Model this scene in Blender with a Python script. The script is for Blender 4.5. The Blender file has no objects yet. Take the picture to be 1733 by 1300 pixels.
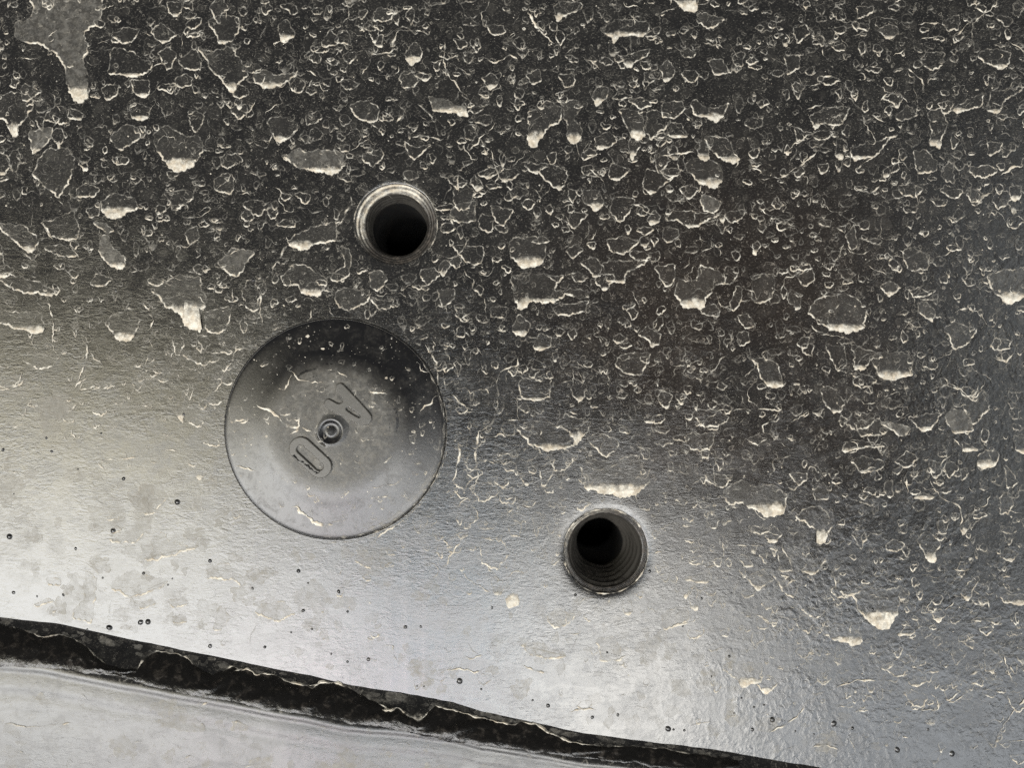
import bpy, math, random
import numpy as np
from mathutils import Vector, Matrix

random.seed(7)
rng = np.random.default_rng(7)
scene = bpy.context.scene
PX = 1e-4            # one tenth of a millimetre: the unit the layout is measured in
MM = 1e-3
DC = 0.136           # camera distance from the sheet
Y0 = 0.06            # the sheet stands in this plane: ray offsets are finer away from the origin plane

# ------------------------------------------------------------------ camera
cam_data = bpy.data.cameras.new('camera')
cam = bpy.data.objects.new('camera', cam_data)
scene.collection.objects.link(cam)
cam.location = (0, Y0 - DC, 0)
cam.rotation_euler = (math.radians(90), 0, 0)
cam_data.sensor_width = 36
cam_data.lens = 36 * DC / 0.1733
cam_data.clip_start = 0.005
cam_data.clip_end = 50
cam_data.dof.use_dof = True
cam_data.dof.focus_distance = DC
cam_data.dof.aperture_fstop = 6.5
scene.camera = cam

# ------------------------------------------------------------------ light
world = bpy.data.worlds.new('World')
scene.world = world
world.use_nodes = True
bgn = world.node_tree.nodes['Background']
bgn.inputs[0].default_value = (0.50, 0.50, 0.50, 1)
bgn.inputs[1].default_value = 0.16


def doorway(name, p0, p1, depth, radiance, colour, dist=1.2):
    """a rectangular daylight opening facing the sheet, given by where the mirror-flat sheet would show it:
    the ends of its upper edge and its height, in layout units"""
    k = (DC + dist) / DC
    ax, az = (p0[0] - 866.5) * PX * k, -(p0[1] - 650) * PX * k
    bx, bz = (p1[0] - 866.5) * PX * k, -(p1[1] - 650) * PX * k
    a = math.atan2(bz - az, bx - ax)
    L = math.hypot(bx - ax, bz - az)
    D = depth * PX * k
    d = bpy.data.lights.new(name, 'AREA')
    d.shape = 'RECTANGLE'
    d.size, d.size_y = L, D
    d.energy = radiance * math.pi * L * D
    d.color = colour
    o = bpy.data.objects.new(name, d)
    c = Vector(((ax + bx) / 2 + math.sin(a) * D / 2, Y0 - dist, (az + bz) / 2 - math.cos(a) * D / 2))
    o.matrix_world = Matrix.Translation(c) @ Matrix.Rotation(-a, 4, 'Y') @ Matrix.Rotation(math.radians(90), 4, 'X')
    scene.collection.objects.link(o)
    return o


# open bays of bright sky below and in front of the panel, with a warm band of tree tops over the left one
doorway('doorway_light_trees', (-330, 590), (450, 738), 210, 10.5, (1.0, 0.915, 0.66))
doorway('doorway_light_left', (-330, 785), (690, 935), 620, 14.6, (0.985, 0.985, 0.965))
doorway('doorway_light_gap', (700, 915), (850, 925), 560, 7.6, (0.62, 0.82, 1.0))
doorway('doorway_light_middle', (850, 925), (1240, 985), 520, 17.0, (1.0, 0.975, 0.92))
doorway('doorway_light_right', (1250, 1055), (2060, 1190), 420, 5.7, (0.90, 0.95, 1.0))
doorway('added_pink_light', (470, 1225), (690, 1262), 90, 17.0, (1.0, 0.50, 0.62), 1.19)  # added lamp for a pink tint on the flange, not an opening
doorway('side_light', (1690, 250), (2250, 250), 1100, 1.7, (0.92, 0.98, 1.0))

vs = scene.view_settings
scene.display_settings.display_device = 'sRGB'
vs.view_transform = 'Standard'
vs.look = 'None'
vs.exposure = 0.0
vs.gamma = 1.0
vs.use_curve_mapping = False
scene.cycles.use_denoising = False
scene.cycles.transparent_max_bounces = 48
scene.cycles.min_transparent_bounces = 32
scene.cycles.max_bounces = 6


# ------------------------------------------------------------------ materials
def newmat(name):
    m = bpy.data.materials.new(name)
    m.use_nodes = True
    nt = m.node_tree
    for n in list(nt.nodes):
        nt.nodes.remove(n)
    return m, nt


class N:
    def __init__(self, nt):
        self.nt = nt

    def __call__(self, kind, **kw):
        n = self.nt.nodes.new(kind)
        ins = kw.pop('ins', {})
        for k, v in kw.items():
            setattr(n, k, v)
        for k, v in ins.items():
            self.set(n.inputs[k], v)
        return n

    def set(self, sock, v):
        if isinstance(v, bpy.types.NodeSocket):
            self.nt.links.new(v, sock)
        elif isinstance(v, bpy.types.Node):
            self.nt.links.new(v.outputs[0], sock)
        else:
            sock.default_value = v

    def math(self, op, a, b=None, clamp=False):
        n = self.nt.nodes.new('ShaderNodeMath')
        n.operation = op
        n.use_clamp = clamp
        self.set(n.inputs[0], a)
        if b is not None:
            self.set(n.inputs[1], b)
        return n.outputs[0]

    def ramp(self, v, a, b, lo=0.0, hi=1.0):
        n = self.nt.nodes.new('ShaderNodeMapRange')
        n.interpolation_type = 'SMOOTHSTEP'
        self.set(n.inputs[0], v)
        n.inputs[1].default_value = a
        n.inputs[2].default_value = b
        n.inputs[3].default_value = lo
        n.inputs[4].default_value = hi
        return n.outputs[0]

    def noise(self, vec, scale, detail=3.0, rough=0.55, dist=0.0):
        n = self.nt.nodes.new('ShaderNodeTexNoise')
        self.set(n.inputs['Vector'], vec)
        n.inputs['Scale'].default_value = scale
        n.inputs['Detail'].default_value = detail
        n.inputs['Roughness'].default_value = rough
        n.inputs['Distortion'].default_value = dist
        return n.outputs[0]

    def mapping(self, vec, sc=(1, 1, 1), rot=(0, 0, 0), loc=(0, 0, 0)):
        n = self.nt.nodes.new('ShaderNodeMapping')
        self.set(n.inputs[0], vec)
        n.inputs['Scale'].default_value = sc
        n.inputs['Rotation'].default_value = rot
        n.inputs['Location'].default_value = loc
        return n.outputs[0]

    def mix(self, f, a, b):
        n = self.nt.nodes.new('ShaderNodeMix')
        n.data_type = 'RGBA'
        self.set(n.inputs[0], f)
        self.set(n.inputs[6], a)
        self.set(n.inputs[7], b)
        return n.outputs[2]

    def mixf(self, f, a, b):
        n = self.nt.nodes.new('ShaderNodeMix')
        n.data_type = 'FLOAT'
        self.set(n.inputs[0], f)
        self.set(n.inputs[2], a)
        self.set(n.inputs[3], b)
        return n.outputs[0]


def world_pos(n):
    return n('ShaderNodeNewGeometry').outputs['Position']


DUST = (0.40, 0.375, 0.32, 1)


def paint_material(name, base, spec, rough, dust_amount, grime_attr=True, bump=1.0):
    m, nt = newmat(name)
    n = N(nt)
    p = world_pos(n)
    # millimetre space
    mm = n.mapping(p, sc=(1000, 1000, 1000))
    warp = n.noise(mm, 0.35, 3)
    # fine wrinkles lying across the sheet, orange peel elsewhere
    wrk = n.noise(n.mapping(mm, sc=(0.60, 1, 1.55), rot=(0, math.radians(9), 0)), 1.1, 3.0, 0.6, 1.1)
    peel = n.noise(mm, 1.0, 2, 0.5, 0.3)
    fine = n.noise(mm, 3.6, 3, 0.65)
    sx = nt.nodes.new('ShaderNodeSeparateXYZ')
    n.set(sx.inputs[0], mm)
    right = n.ramp(n.math('SUBTRACT', sx.outputs[0], n.math('MULTIPLY', sx.outputs[2], 0.6)), 45, 80)
    hgt = n.mixf(right, wrk, n.math('MULTIPLY', peel, 2.3))
    hgt = n.math('MULTIPLY', hgt, n.ramp(n.noise(mm, 0.14, 4, 0.6, 0.5), 0.34, 0.64, 0.45, 1.5))
    hgt = n.math('ADD', hgt, n.math('MULTIPLY', fine, 0.14))
    # dust caught in the paint: little rings, flecks and a thin veil
    if grime_attr:
        at = n('ShaderNodeAttribute', attribute_name='grime').outputs['Fac']
    else:
        v = nt.nodes.new('ShaderNodeValue'); v.outputs[0].default_value = 1.0
        at = v.outputs[0]
    dv = nt.nodes.new('ShaderNodeVectorMath')
    dv.operation = 'ADD'
    nz = nt.nodes.new('ShaderNodeTexNoise')
    nz.inputs['Scale'].default_value = 1.1
    nz.inputs['Detail'].default_value = 3
    n.set(nz.inputs['Vector'], mm)
    sc = nt.nodes.new('ShaderNodeVectorMath'); sc.operation = 'SCALE'
    nt.links.new(nz.outputs['Color'], sc.inputs[0]); sc.inputs['Scale'].default_value = 1.3
    n.set(dv.inputs[0], mm); nt.links.new(sc.outputs[0], dv.inputs[1])
    flat = n.mapping(dv.outputs[0], sc=(1, 0.001, 1))
    rings = None
    for scl, w, seed in ((0.62, 0.040, 0), (1.15, 0.055, 17.3), (0.36, 0.022, 5.1)):
        vo = nt.nodes.new('ShaderNodeTexVoronoi')
        vo.feature = 'F1'
        vo.inputs['Scale'].default_value = scl
        n.set(vo.inputs['Vector'], n.mapping(flat, loc=(seed, 0, seed)))
        csep = nt.nodes.new('ShaderNodeSeparateColor')
        nt.links.new(vo.outputs['Color'], csep.inputs[0])
        rad = n.math('ADD', n.math('MULTIPLY', csep.outputs[0], 0.30), 0.13)
        d = n.math('ABSOLUTE', n.math('SUBTRACT', vo.outputs['Distance'], rad))
        r_ = n.ramp(d, w, 0.0)
        r_ = n.math('MULTIPLY', r_, n.ramp(n.noise(mm, 0.9, 2), 0.42, 0.62))
        keep = n.ramp(csep.outputs[1], 0.35, 0.45)
        r_ = n.math('MULTIPLY', r_, keep)
        r_ = n.math('ADD', r_, n.math('MULTIPLY', n.math('MULTIPLY', n.ramp(n.math('SUBTRACT', vo.outputs['Distance'], rad), 0.02, -0.10), csep.outputs[2]), 0.09))
        rings = r_ if rings is None else n.math('MAXIMUM', rings, r_)
    fl = n.ramp(n.noise(n.mapping(mm, rot=(0, 0.5, 0), sc=(0.8, 1, 1.25)), 3.2, 3, 0.6), 0.50, 0.74)
    spk = n.ramp(n.noise(mm, 5.5, 1, 0.5), 0.70, 0.78)
    veil = n.ramp(n.noise(mm, 0.22, 5, 0.62, 0.5), 0.35, 0.75)
    cov = n.math('MULTIPLY', rings, 0.34)
    cov = n.math('ADD', cov, n.math('MULTIPLY', n.math('MULTIPLY', fl, n.ramp(n.noise(mm, 0.30, 4, 0.6), 0.30, 0.62, 0.15, 1.0)), 0.155))
    cov = n.math('ADD', cov, n.math('MULTIPLY', spk, 0.42))
    cov = n.math('ADD', cov, n.math('MULTIPLY', veil, 0.018))
    cov = n.math('ADD', cov, 0.004)
    cov = n.math('MULTIPLY', n.math('MULTIPLY', cov, at), dust_amount, True)
    dif = nt.nodes.new('ShaderNodeBsdfDiffuse')
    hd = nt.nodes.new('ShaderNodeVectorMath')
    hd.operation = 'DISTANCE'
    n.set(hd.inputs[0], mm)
    hd.inputs[1].default_value = (36, 1000 * Y0, 7)         # brownish reflection painted as a tint into the sheet's colours
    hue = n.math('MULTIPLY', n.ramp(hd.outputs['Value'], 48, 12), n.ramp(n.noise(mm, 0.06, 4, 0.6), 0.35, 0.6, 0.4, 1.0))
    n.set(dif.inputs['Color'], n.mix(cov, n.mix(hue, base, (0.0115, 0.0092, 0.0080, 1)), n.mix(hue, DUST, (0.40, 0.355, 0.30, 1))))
    gls = nt.nodes.new('ShaderNodeBsdfGlossy')
    gls.distribution = 'BECKMANN'
    gls.inputs['Color'].default_value = (1, 1, 1, 1)
    blot = n.ramp(n.noise(n.mapping(mm, sc=(0.8, 1, 1.25)), 0.16, 6, 0.68, 0.8), 0.46, 0.58)
    blot2 = n.ramp(n.noise(n.mapping(mm, loc=(40, 0, 9)), 0.5, 5, 0.7, 0.6), 0.50, 0.60)
    n.set(gls.inputs['Roughness'], n.math('ADD', n.math('ADD', rough, n.math('MULTIPLY', warp, 0.04)), n.math('ADD', n.math('MULTIPLY', blot, 0.035), n.math('MULTIPLY', blot2, 0.03))))
    fr = nt.nodes.new('ShaderNodeFresnel')
    fr.inputs['IOR'].default_value = spec
    bsdf = nt.nodes.new('ShaderNodeMixShader')
    n.set(bsdf.inputs[0], n.math('MULTIPLY', fr.outputs[0], n.math('SUBTRACT', 1.0, n.math('MULTIPLY', cov, 1.6, True))))
    nt.links.new(dif.outputs[0], bsdf.inputs[1])
    nt.links.new(gls.outputs[0], bsdf.inputs[2])
    b = nt.nodes.new('ShaderNodeBump')
    b.inputs['Strength'].default_value = 1.0
    b.inputs['Distance'].default_value = 0.026e-3 * bump
    hh = n.math('ADD', hgt, n.math('MULTIPLY', cov, 0.5))
    n.set(b.inputs['Height'], hh)
    for q in (dif, gls, fr):
        n.set(q.inputs['Normal'], b.outputs[0])
    out = nt.nodes.new('ShaderNodeOutputMaterial')
    nt.links.new(bsdf.outputs[0], out.inputs[0])
    return m


def mud_material():
    m, nt = newmat('dried_mud')
    n = N(nt)
    mm = n.mapping(world_pos(n), sc=(1000, 1000, 1000))
    c = n('ShaderNodeAttribute', attribute_name='cov').outputs['Fac']
    g1 = n.noise(mm, 2.6, 4, 0.65)
    g2 = n.noise(mm, 0.8, 4, 0.6, 0.6)
    k = n.math('ADD', n.math('MULTIPLY', n.ramp(g1, 0.36, 0.70), 0.8), n.math('MULTIPLY', n.ramp(g2, 0.42, 0.64), 1.0))
    k = n.math('ADD', k, 0.15)
    thin = n.math('MULTIPLY', c, n.mixf(n.ramp(c, 0.05, 0.35), n.math('ADD', n.math('MULTIPLY', n.ramp(g2, 0.40, 0.66), 0.55), 0.55), k))
    fac = n.mixf(n.ramp(c, 0.55, 0.95), thin, n.math('MULTIPLY', c, n.math('ADD', n.math('MULTIPLY', k, 0.2), 0.72)))
    fac = n.math('MULTIPLY', fac, 1.0, True)
    thick = n.ramp(c, 0.15, 0.9)
    col = n.mix(thick, (0.36, 0.345, 0.31, 1), (0.64, 0.605, 0.525, 1))
    col = n.mix(n.ramp(n.noise(mm, 0.9, 5, 0.65), 0.36, 0.66), col, n.mix(thick, (0.30, 0.28, 0.24, 1), (0.47, 0.41, 0.32, 1)))
    bs = nt.nodes.new('ShaderNodeBsdfPrincipled')
    n.set(bs.inputs['Base Color'], col)
    bs.inputs['Roughness'].default_value = 0.95
    bs.inputs['Specular IOR Level'].default_value = 0.15
    b = nt.nodes.new('ShaderNodeBump')
    b.inputs['Distance'].default_value = 0.035e-3
    n.set(b.inputs['Height'], n.noise(mm, 4.5, 4, 0.7))
    n.set(bs.inputs['Normal'], b.outputs[0])
    tr = nt.nodes.new('ShaderNodeBsdfTransparent')
    mx = nt.nodes.new('ShaderNodeMixShader')
    n.set(mx.inputs[0], fac)
    nt.links.new(tr.outputs[0], mx.inputs[1])
    nt.links.new(bs.outputs[0], mx.inputs[2])
    out = nt.nodes.new('ShaderNodeOutputMaterial')
    nt.links.new(mx.outputs[0], out.inputs[0])
    return m


def rubber_material(name, base, dirt, ior, rough):
    m, nt = newmat(name)
    n = N(nt)
    mm = n.mapping(world_pos(n), sc=(1000, 1000, 1000))
    d = n.math('MULTIPLY', n.ramp(n.noise(mm, 0.5, 6, 0.7, 0.8), 0.46, 0.72), n.ramp(n.noise(mm, 3.0, 3, 0.6), 0.3, 0.7, 0.4, 1.0))
    sp = n.ramp(n.noise(mm, 4.5, 2, 0.5), 0.66, 0.76)
    dd = n.math('MAXIMUM', n.math('MULTIPLY', d, 0.8), sp)
    dif = nt.nodes.new('ShaderNodeBsdfDiffuse')
    n.set(dif.inputs['Color'], n.mix(dd, base, dirt))
    gls = nt.nodes.new('ShaderNodeBsdfGlossy')
    gls.distribution = 'BECKMANN'
    gls.inputs['Color'].default_value = (1, 1, 1, 1)
    n.set(gls.inputs['Roughness'], n.mixf(d, rough, rough + 0.06))
    fr = nt.nodes.new('ShaderNodeFresnel')
    fr.inputs['IOR'].default_value = ior
    mx = nt.nodes.new('ShaderNodeMixShader')
    n.set(mx.inputs[0], n.math('MULTIPLY', fr.outputs[0], n.math('SUBTRACT', 1.0, n.math('MULTIPLY', dd, 0.5))))
    nt.links.new(dif.outputs[0], mx.inputs[1])
    nt.links.new(gls.outputs[0], mx.inputs[2])
    b = nt.nodes.new('ShaderNodeBump')
    b.inputs['Distance'].default_value = 0.012e-3
    n.set(b.inputs['Height'], n.noise(mm, 2.5, 4, 0.65))
    for q in (dif, gls, fr):
        n.set(q.inputs['Normal'], b.outputs[0])
    out = nt.nodes.new('ShaderNodeOutputMaterial')
    nt.links.new(mx.outputs[0], out.inputs[0])
    return m


def simple_material(name, base, dirt, rough, spec=0.5, metallic=0.0, scale=1.0, bump=0.05, amount=(0.45, 0.7)):
    m, nt = newmat(name)
    n = N(nt)
    mm = n.mapping(world_pos(n), sc=(1000, 1000, 1000))
    d = n.ramp(n.noise(mm, scale, 5, 0.65, 0.4), *amount)
    bs = nt.nodes.new('ShaderNodeBsdfPrincipled')
    n.set(bs.inputs['Base Color'], n.mix(d, base, dirt))
    n.set(bs.inputs['Roughness'], n.mixf(d, rough, min(1, rough + 0.3)))
    bs.inputs['Specular IOR Level'].default_value = spec
    n.set(bs.inputs['Metallic'], n.mixf(d, metallic, 0.0))
    b = nt.nodes.new('ShaderNodeBump')
    b.inputs['Distance'].default_value = bump * 1e-3
    n.set(b.inputs['Height'], n.noise(mm, scale * 3.5, 4, 0.6))
    n.set(bs.inputs['Normal'], b.outputs[0])
    out = nt.nodes.new('ShaderNodeOutputMaterial')
    nt.links.new(bs.outputs[0], out.inputs[0])
    return m


BLACK = (0.0085, 0.0085, 0.009, 1)
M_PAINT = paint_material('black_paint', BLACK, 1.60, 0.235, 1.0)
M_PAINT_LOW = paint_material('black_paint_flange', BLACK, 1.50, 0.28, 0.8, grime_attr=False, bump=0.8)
M_NIB = simple_material('black_paint_nib', BLACK, (0.03, 0.028, 0.025, 1), 0.24, 0.7, scale=2.0, bump=0.0)
M_MUD = mud_material()
M_RUBBER = rubber_material('dusty_black_rubber', (0.007, 0.007, 0.0075, 1), (0.032, 0.030, 0.027, 1), 1.48, 0.33)
M_LETTER = rubber_material('dusty_raised_rubber', (0.058, 0.055, 0.049, 1), (0.09, 0.085, 0.075, 1), 1.46, 0.35)
M_RUBBER_GAP = simple_material('dark_rubber_and_gap', (0.012, 0.012, 0.012, 1), (0.05, 0.046, 0.04, 1), 0.6, 0.3, scale=0.8)  # dark rubber parts, and the painted shadow gap round the plug
M_COLLAR = simple_material('dark_steel_collar', (0.022, 0.020, 0.018, 1), (0.06, 0.05, 0.04, 1), 0.34, 0.6, 0.0, scale=0.9, bump=0.05, amount=(0.42, 0.7))
M_THREAD = simple_material('grimy_steel_thread', (0.075, 0.07, 0.062, 1), (0.012, 0.010, 0.008, 1), 0.28, 0.6, 0.5, scale=0.8, bump=0.03, amount=(0.48, 0.66))
M_BORE = simple_material('shade_black_bore', (0.006, 0.006, 0.006, 1), (0.010, 0.009, 0.008, 1), 0.9, 0.05, scale=0.6)  # near-black all over, painting the shade deep in the bore
M_GRIME = simple_material('black_caked_grime', (0.006, 0.0055, 0.005, 1), (0.03, 0.025, 0.02, 1), 0.26, 0.55, scale=0.7, bump=0.10, amount=(0.5, 0.72))


# ------------------------------------------------------------------ helpers
def link(o, parent=None):
    scene.collection.objects.link(o)
    if parent is not None:
        o.parent = parent
    else:
        o.location.y += Y0
    return o


def meshobj(name, verts, faces, mat, parent=None, smooth=True, cov=None):
    me = bpy.data.meshes.new(name)
    me.from_pydata([tuple(v) for v in verts], [], [tuple(f) for f in faces])
    if smooth and cov is None:      # mud stays faceted: it is a crumbly crust
        me.polygons.foreach_set('use_smooth', [True] * len(me.polygons))
    if cov is not None:
        a = me.attributes.new('cov', 'FLOAT', 'POINT')
        a.data.foreach_set('value', np.asarray(cov, dtype=np.float32))
    me.materials.append(mat)
    me.update()
    return link(bpy.data.objects.new(name, me), parent)


def empty(name, loc=(0, 0, 0)):
    o = bpy.data.objects.new(name, None)
    o.empty_display_size = 0.01
    o.location = loc
    return link(o)


def tag(o, label, cat, group=None):
    o['label'] = label
    o['category'] = cat
    if group:
        o['group'] = group


def pnoise(theta, octs, seed):
    """periodic noise on an angle, about -1..1"""
    r = np.random.default_rng(seed)
    out = np.zeros_like(theta)
    for k, a in octs:
        out += a * np.sin(k * theta + r.uniform(0, 6.283))
        out += a * 0.6 * np.sin((k + 1) * theta + r.uniform(0, 6.283))
    return out


_TABS = {}


def vnoise1(x, seed):
    """smooth value noise along a line, -1..1"""
    if seed not in _TABS:
        if len(_TABS) > 200:
            for q in [q for q in _TABS if q > 90]:
                del _TABS[q]
        _TABS[seed] = np.random.default_rng(seed).uniform(-1, 1, 1024)
    tab = _TABS[seed]
    x = np.asarray(x, float) + 1000
    i = np.floor(x).astype(int)
    f = x - i
    f = f * f * (3 - 2 * f)
    return tab[i % 1024] * (1 - f) + tab[(i + 1) % 1024] * f


# ------------------------------------------------------------------ the surface everything lies on
PLUG = (568.0, 726.0)
PLUG_R = 187.0
HOLE_UP = (670.0, 379.0, 68.0)
HOLE_LOW = (1025.0, 933.5, 70.5)


def fx(px):
    return (px - 866.5) * PX


def fz(py):
    return -(py - 650.0) * PX


SEAM_PX = [(-700, 925), (0, 1043), (100, 1056), (200, 1078), (300, 1098), (400, 1118), (500, 1139), (600, 1160), (700, 1177),
           (760, 1188), (830, 1206), (900, 1222), (1000, 1243), (1100, 1256), (1200, 1268), (1300, 1284), (1400, 1302), (1733, 1372), (2500, 1530)]
SEAM_X = np.array([fx(a) for a, b in SEAM_PX])
SEAM_Z = np.array([fz(b) for a, b in SEAM_PX])


def seam_z(x):
    return np.interp(x, SEAM_X, SEAM_Z) + 0.13 * MM * vnoise1(np.asarray(x) / (5 * MM), 41) + 0.06 * MM * vnoise1(np.asarray(x) / (1.7 * MM), 42)


STEP_T = np.array([0, .6, 1.4, 2.4, 3.4, 4.4, 5.1, 5.7, 6.3, 7.0, 8.0, 9.2, 10.4, 11.8, 13.2, 15, 18, 200]) * MM
STEP_Y = np.array([0, -.28, -.95, -1.95, -3.0, -4.0, -4.6, -5.0, -5.22, -5.33, -5.20, -5.33, -5.42, -5.36, -5.47, -5.5, -5.6, -6.0]) * MM
_tt = np.linspace(0, 0.2, 8001)
_yy = np.interp(_tt, STEP_T, STEP_Y)
_ker = np.hanning(41); _ker /= _ker.sum()
_yy = np.concatenate([_yy[:1].repeat(20), _yy, _yy[-1:].repeat(20)])
_yy = np.convolve(_yy, _ker, 'valid')
_yy -= _yy[0]


def step_scale(x):
    return np.interp(x, [fx(0), fx(600), fx(950), fx(1400)], [0.92, 0.78, 0.58, 0.46])


def flange_y(x, z):
    t = seam_z(x) - z
    s = step_scale(x)
    w = vnoise1(x / (9 * MM), 5) * 0.15 * MM * np.clip(t / (5 * MM), 0, 1)
    return np.interp(t / s, _tt, _yy) * s + w


PROF_R = np.array([0, 95, 108, 120, 132, 145, 160, 174, 182, 186, 187.5]) * PX
PROF_H = np.array([1.75, 1.74, 1.67, 1.49, 1.25, 1.05, 0.87, 0.72, 0.61, 0.46, 0.0]) * MM
_pr = np.linspace(0, 187.5 * PX, 400)
_ph = np.interp(_pr, PROF_R, PROF_H)
_k2 = np.hanning(31); _k2 /= _k2.sum()
_ph = np.convolve(np.concatenate([_ph[:1].repeat(15), _ph, np.linspace(_ph[-16], 0, 15)]), _k2, 'valid')
_ph[-14:] = np.interp(_pr[-14:], PROF_R, PROF_H)
PCX, PCZ = fx(PLUG[0]), fz(PLUG[1])


def plug_h(r):
    return np.interp(r, _pr, _ph, right=0.0)


def sheet_y(x, z):
    """the sheet itself: flat with slight pressing ripples"""
    y = np.zeros_like(x)
    g = np.exp(-((x - fx(712)) / (4.5 * MM)) ** 2) * np.clip((fz(840) - z) / (8 * MM), 0, 1)
    y = y + 0.026 * MM * g * np.sin((x - fx(700)) / (0.48 * MM))
    g = np.exp(-((x - fx(1180)) / (4 * MM)) ** 2) * np.clip((fz(900) - z) / (8 * MM), 0, 1)
    y = y + 0.011 * MM * g * np.sin((x - fx(1180)) / (0.42 * MM))
    y = y + 0.05 * MM * np.sin(x / (17 * MM) + 0.6) * np.sin(z / (15 * MM) + 1.0)
    return y


def surf_y(x, z):
    x = np.asarray(x, float)
    z = np.asarray(z, float)
    y = sheet_y(x, z)
    r = np.hypot(x - PCX, z - PCZ)
    y = np.where(r < PLUG_R * PX, -plug_h(r), y)
    y = np.where(z < seam_z(x), flange_y(x, z), y)
    return y


def px2w(pts):
    """photo-measured points to points on the surface"""
    pts = np.asarray(pts, float)
    x0, z0 = fx(pts[:, 0]), fz(pts[:, 1])
    y = np.zeros(len(pts))
    for _ in range(6):
        s = (DC + y) / DC
        y = surf_y(x0 * s, z0 * s)
    s = (DC + y) / DC
    return x0 * s, z0 * s


# ------------------------------------------------------------------ upper sheet with two round openings
def build_sheet():
    step = 1.0 * MM
    X0, X1, Z0, Z1 = -140, 140, -105, 100
    nx, nz = X1 - X0 + 1, Z1 - Z0 + 1
    idx = -np.ones((nx, nz), int)
    verts, faces = [], []
    boxes = []
    for (hx, hy, hr) in (HOLE_UP, HOLE_LOW):
        cx, cz = fx(hx) / MM, fz(hy) / MM
        boxes.append((int(round(cx)) - 11, int(round(cx)) + 11, int(round(cz)) - 11, int(round(cz)) + 11, cx, cz, hr * 0.1 - 0.02))

    def inside(i, j):
        x, z = X0 + i, Z0 + j
        return any(b[0] < x < b[1] and b[2] < z < b[3] for b in boxes)
    for i in range(nx):
        for j in range(nz):
            if not inside(i, j):
                idx[i, j] = len(verts)
                verts.append(((X0 + i) * MM, 0, (Z0 + j) * MM))
    for i in range(nx - 1):
        for j in range(nz - 1):
            q = (idx[i, j], idx[i + 1, j], idx[i + 1, j + 1], idx[i, j + 1])
            x, z = X0 + i, Z0 + j
            if any(b[0] <= x < b[1] and b[2] <= z < b[3] for b in boxes):
                continue
            faces.append(q)
    for b in boxes:
        loop = [(x, b[2]) for x in range(b[0], b[1])] + [(b[1], z) for z in range(b[2], b[3])] \
            + [(x, b[3]) for x in range(b[1], b[0], -1)] + [(b[0], z) for z in range(b[3], b[2], -1)]
        outer = [idx[x - X0, z - Z0] for x, z in loop]
        prev = outer
        for f in (0.35, 0.65, 0.85, 0.95, 1.0, 1.02):
            ring = []
            for (x, z) in loop:
                a = math.atan2(z - b[5], x - b[4])
                tx, tz = b[4] + b[6] * math.cos(a), b[5] + b[6] * math.sin(a)
                g = min(f, 1.0)
                px_, pz_ = x + (tx - x) * g, z + (tz - z) * g
                y = 0.0
                if f > 1:
                    px_, pz_, y = tx, tz, 1.2
                ring.append(len(verts))
                verts.append((px_ * MM, y * MM, pz_ * MM))
            k = len(ring)
            for q in range(k):
                faces.append((prev[q], prev[(q + 1) % k], ring[(q + 1) % k], ring[q]))
            prev = ring
    v = np.array(verts)
    v[:, 1] += sheet_y(v[:, 0], v[:, 2])
    # rounded drawn-in lip round the openings
    for b in boxes:
        r = np.hypot(v[:, 0] - b[4] * MM, v[:, 2] - b[5] * MM) / MM - b[6]
        v[:, 1] += np.where(r < 1.2, 0.17 * MM * np.clip(1 - r / 1.2, 0, 1) ** 2, 0)
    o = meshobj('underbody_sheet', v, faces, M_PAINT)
    px_ = v[:, 0] / PX + 866.5
    py_ = -v[:, 2] / PX + 650
    a = o.data.attributes.new('grime', 'FLOAT', 'POINT')
    a.data.foreach_set('value', grime(px_, py_).astype(np.float32))
    return o


def grime(px_, py_):
    yb = np.interp(px_, [-700, 0, 400, 750, 1100, 1300, 1500, 1733, 2400], [600, 655, 790, 940, 985, 1110, 1190, 1180, 1050])
    d = np.clip((py_ - yb + 60) / 170.0, 0, 1)
    d = d * d * (3 - 2 * d)
    g = 1.0 - 0.72 * d
    lft = np.clip((320 - px_) / 300.0, 0, 1) * np.clip((py_ - 380) / 200.0, 0, 1)
    return np.clip(g * (1 - 0.45 * lft), 0.2, 1)


sheet = build_sheet()
tag(sheet, 'black painted sheet metal panel splattered with dried pale mud, two threaded holes in it', 'metal panel')


# ------------------------------------------------------------------ lower flange
def build_flange():
    xs = np.arange(-140, 141, 1.0) * MM
    ts = np.concatenate([[-0.0], np.arange(0.15, 7.5, 0.2), np.arange(7.5, 20, 0.4), np.arange(20, 62, 3.0)]) * MM
    verts, faces = [], []
    for x in xs:
        sz = float(seam_z(x))
        for t in ts:
            z = sz - t
            verts.append((x, float(flange_y(np.array(x), np.array(z))) - (0.02 * MM if t > 0 else -0.05 * MM), z))
    n = len(ts)
    for i in range(len(xs) - 1):
        for j in range(n - 1):
            a = i * n + j
            faces.append((a, a + 1, a + n + 1, a + n))
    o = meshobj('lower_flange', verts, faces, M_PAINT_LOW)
    return o


flange = build_flange()
tag(flange, 'glossy black painted flange stepping forward below the dark diagonal seam', 'flange')

# ------------------------------------------------------------------ mud
SC = 3.8244
TILES = {'T1': (0, 0), 'T2': (430, 0), 'T3': (860, 0), 'T4': (1283, 0), 'T5': (0, 320), 'T6': (430, 320), 'T7': (860, 320), 'T8': (1283, 320),
         'B1': (0, 640), 'B2': (680, 640), 'B3': (1000, 640), 'B4': (1283, 640), 'B5': (0, 900), 'B6': (430, 880), 'B7': (860, 940), 'B8': (1283, 960)}

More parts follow.
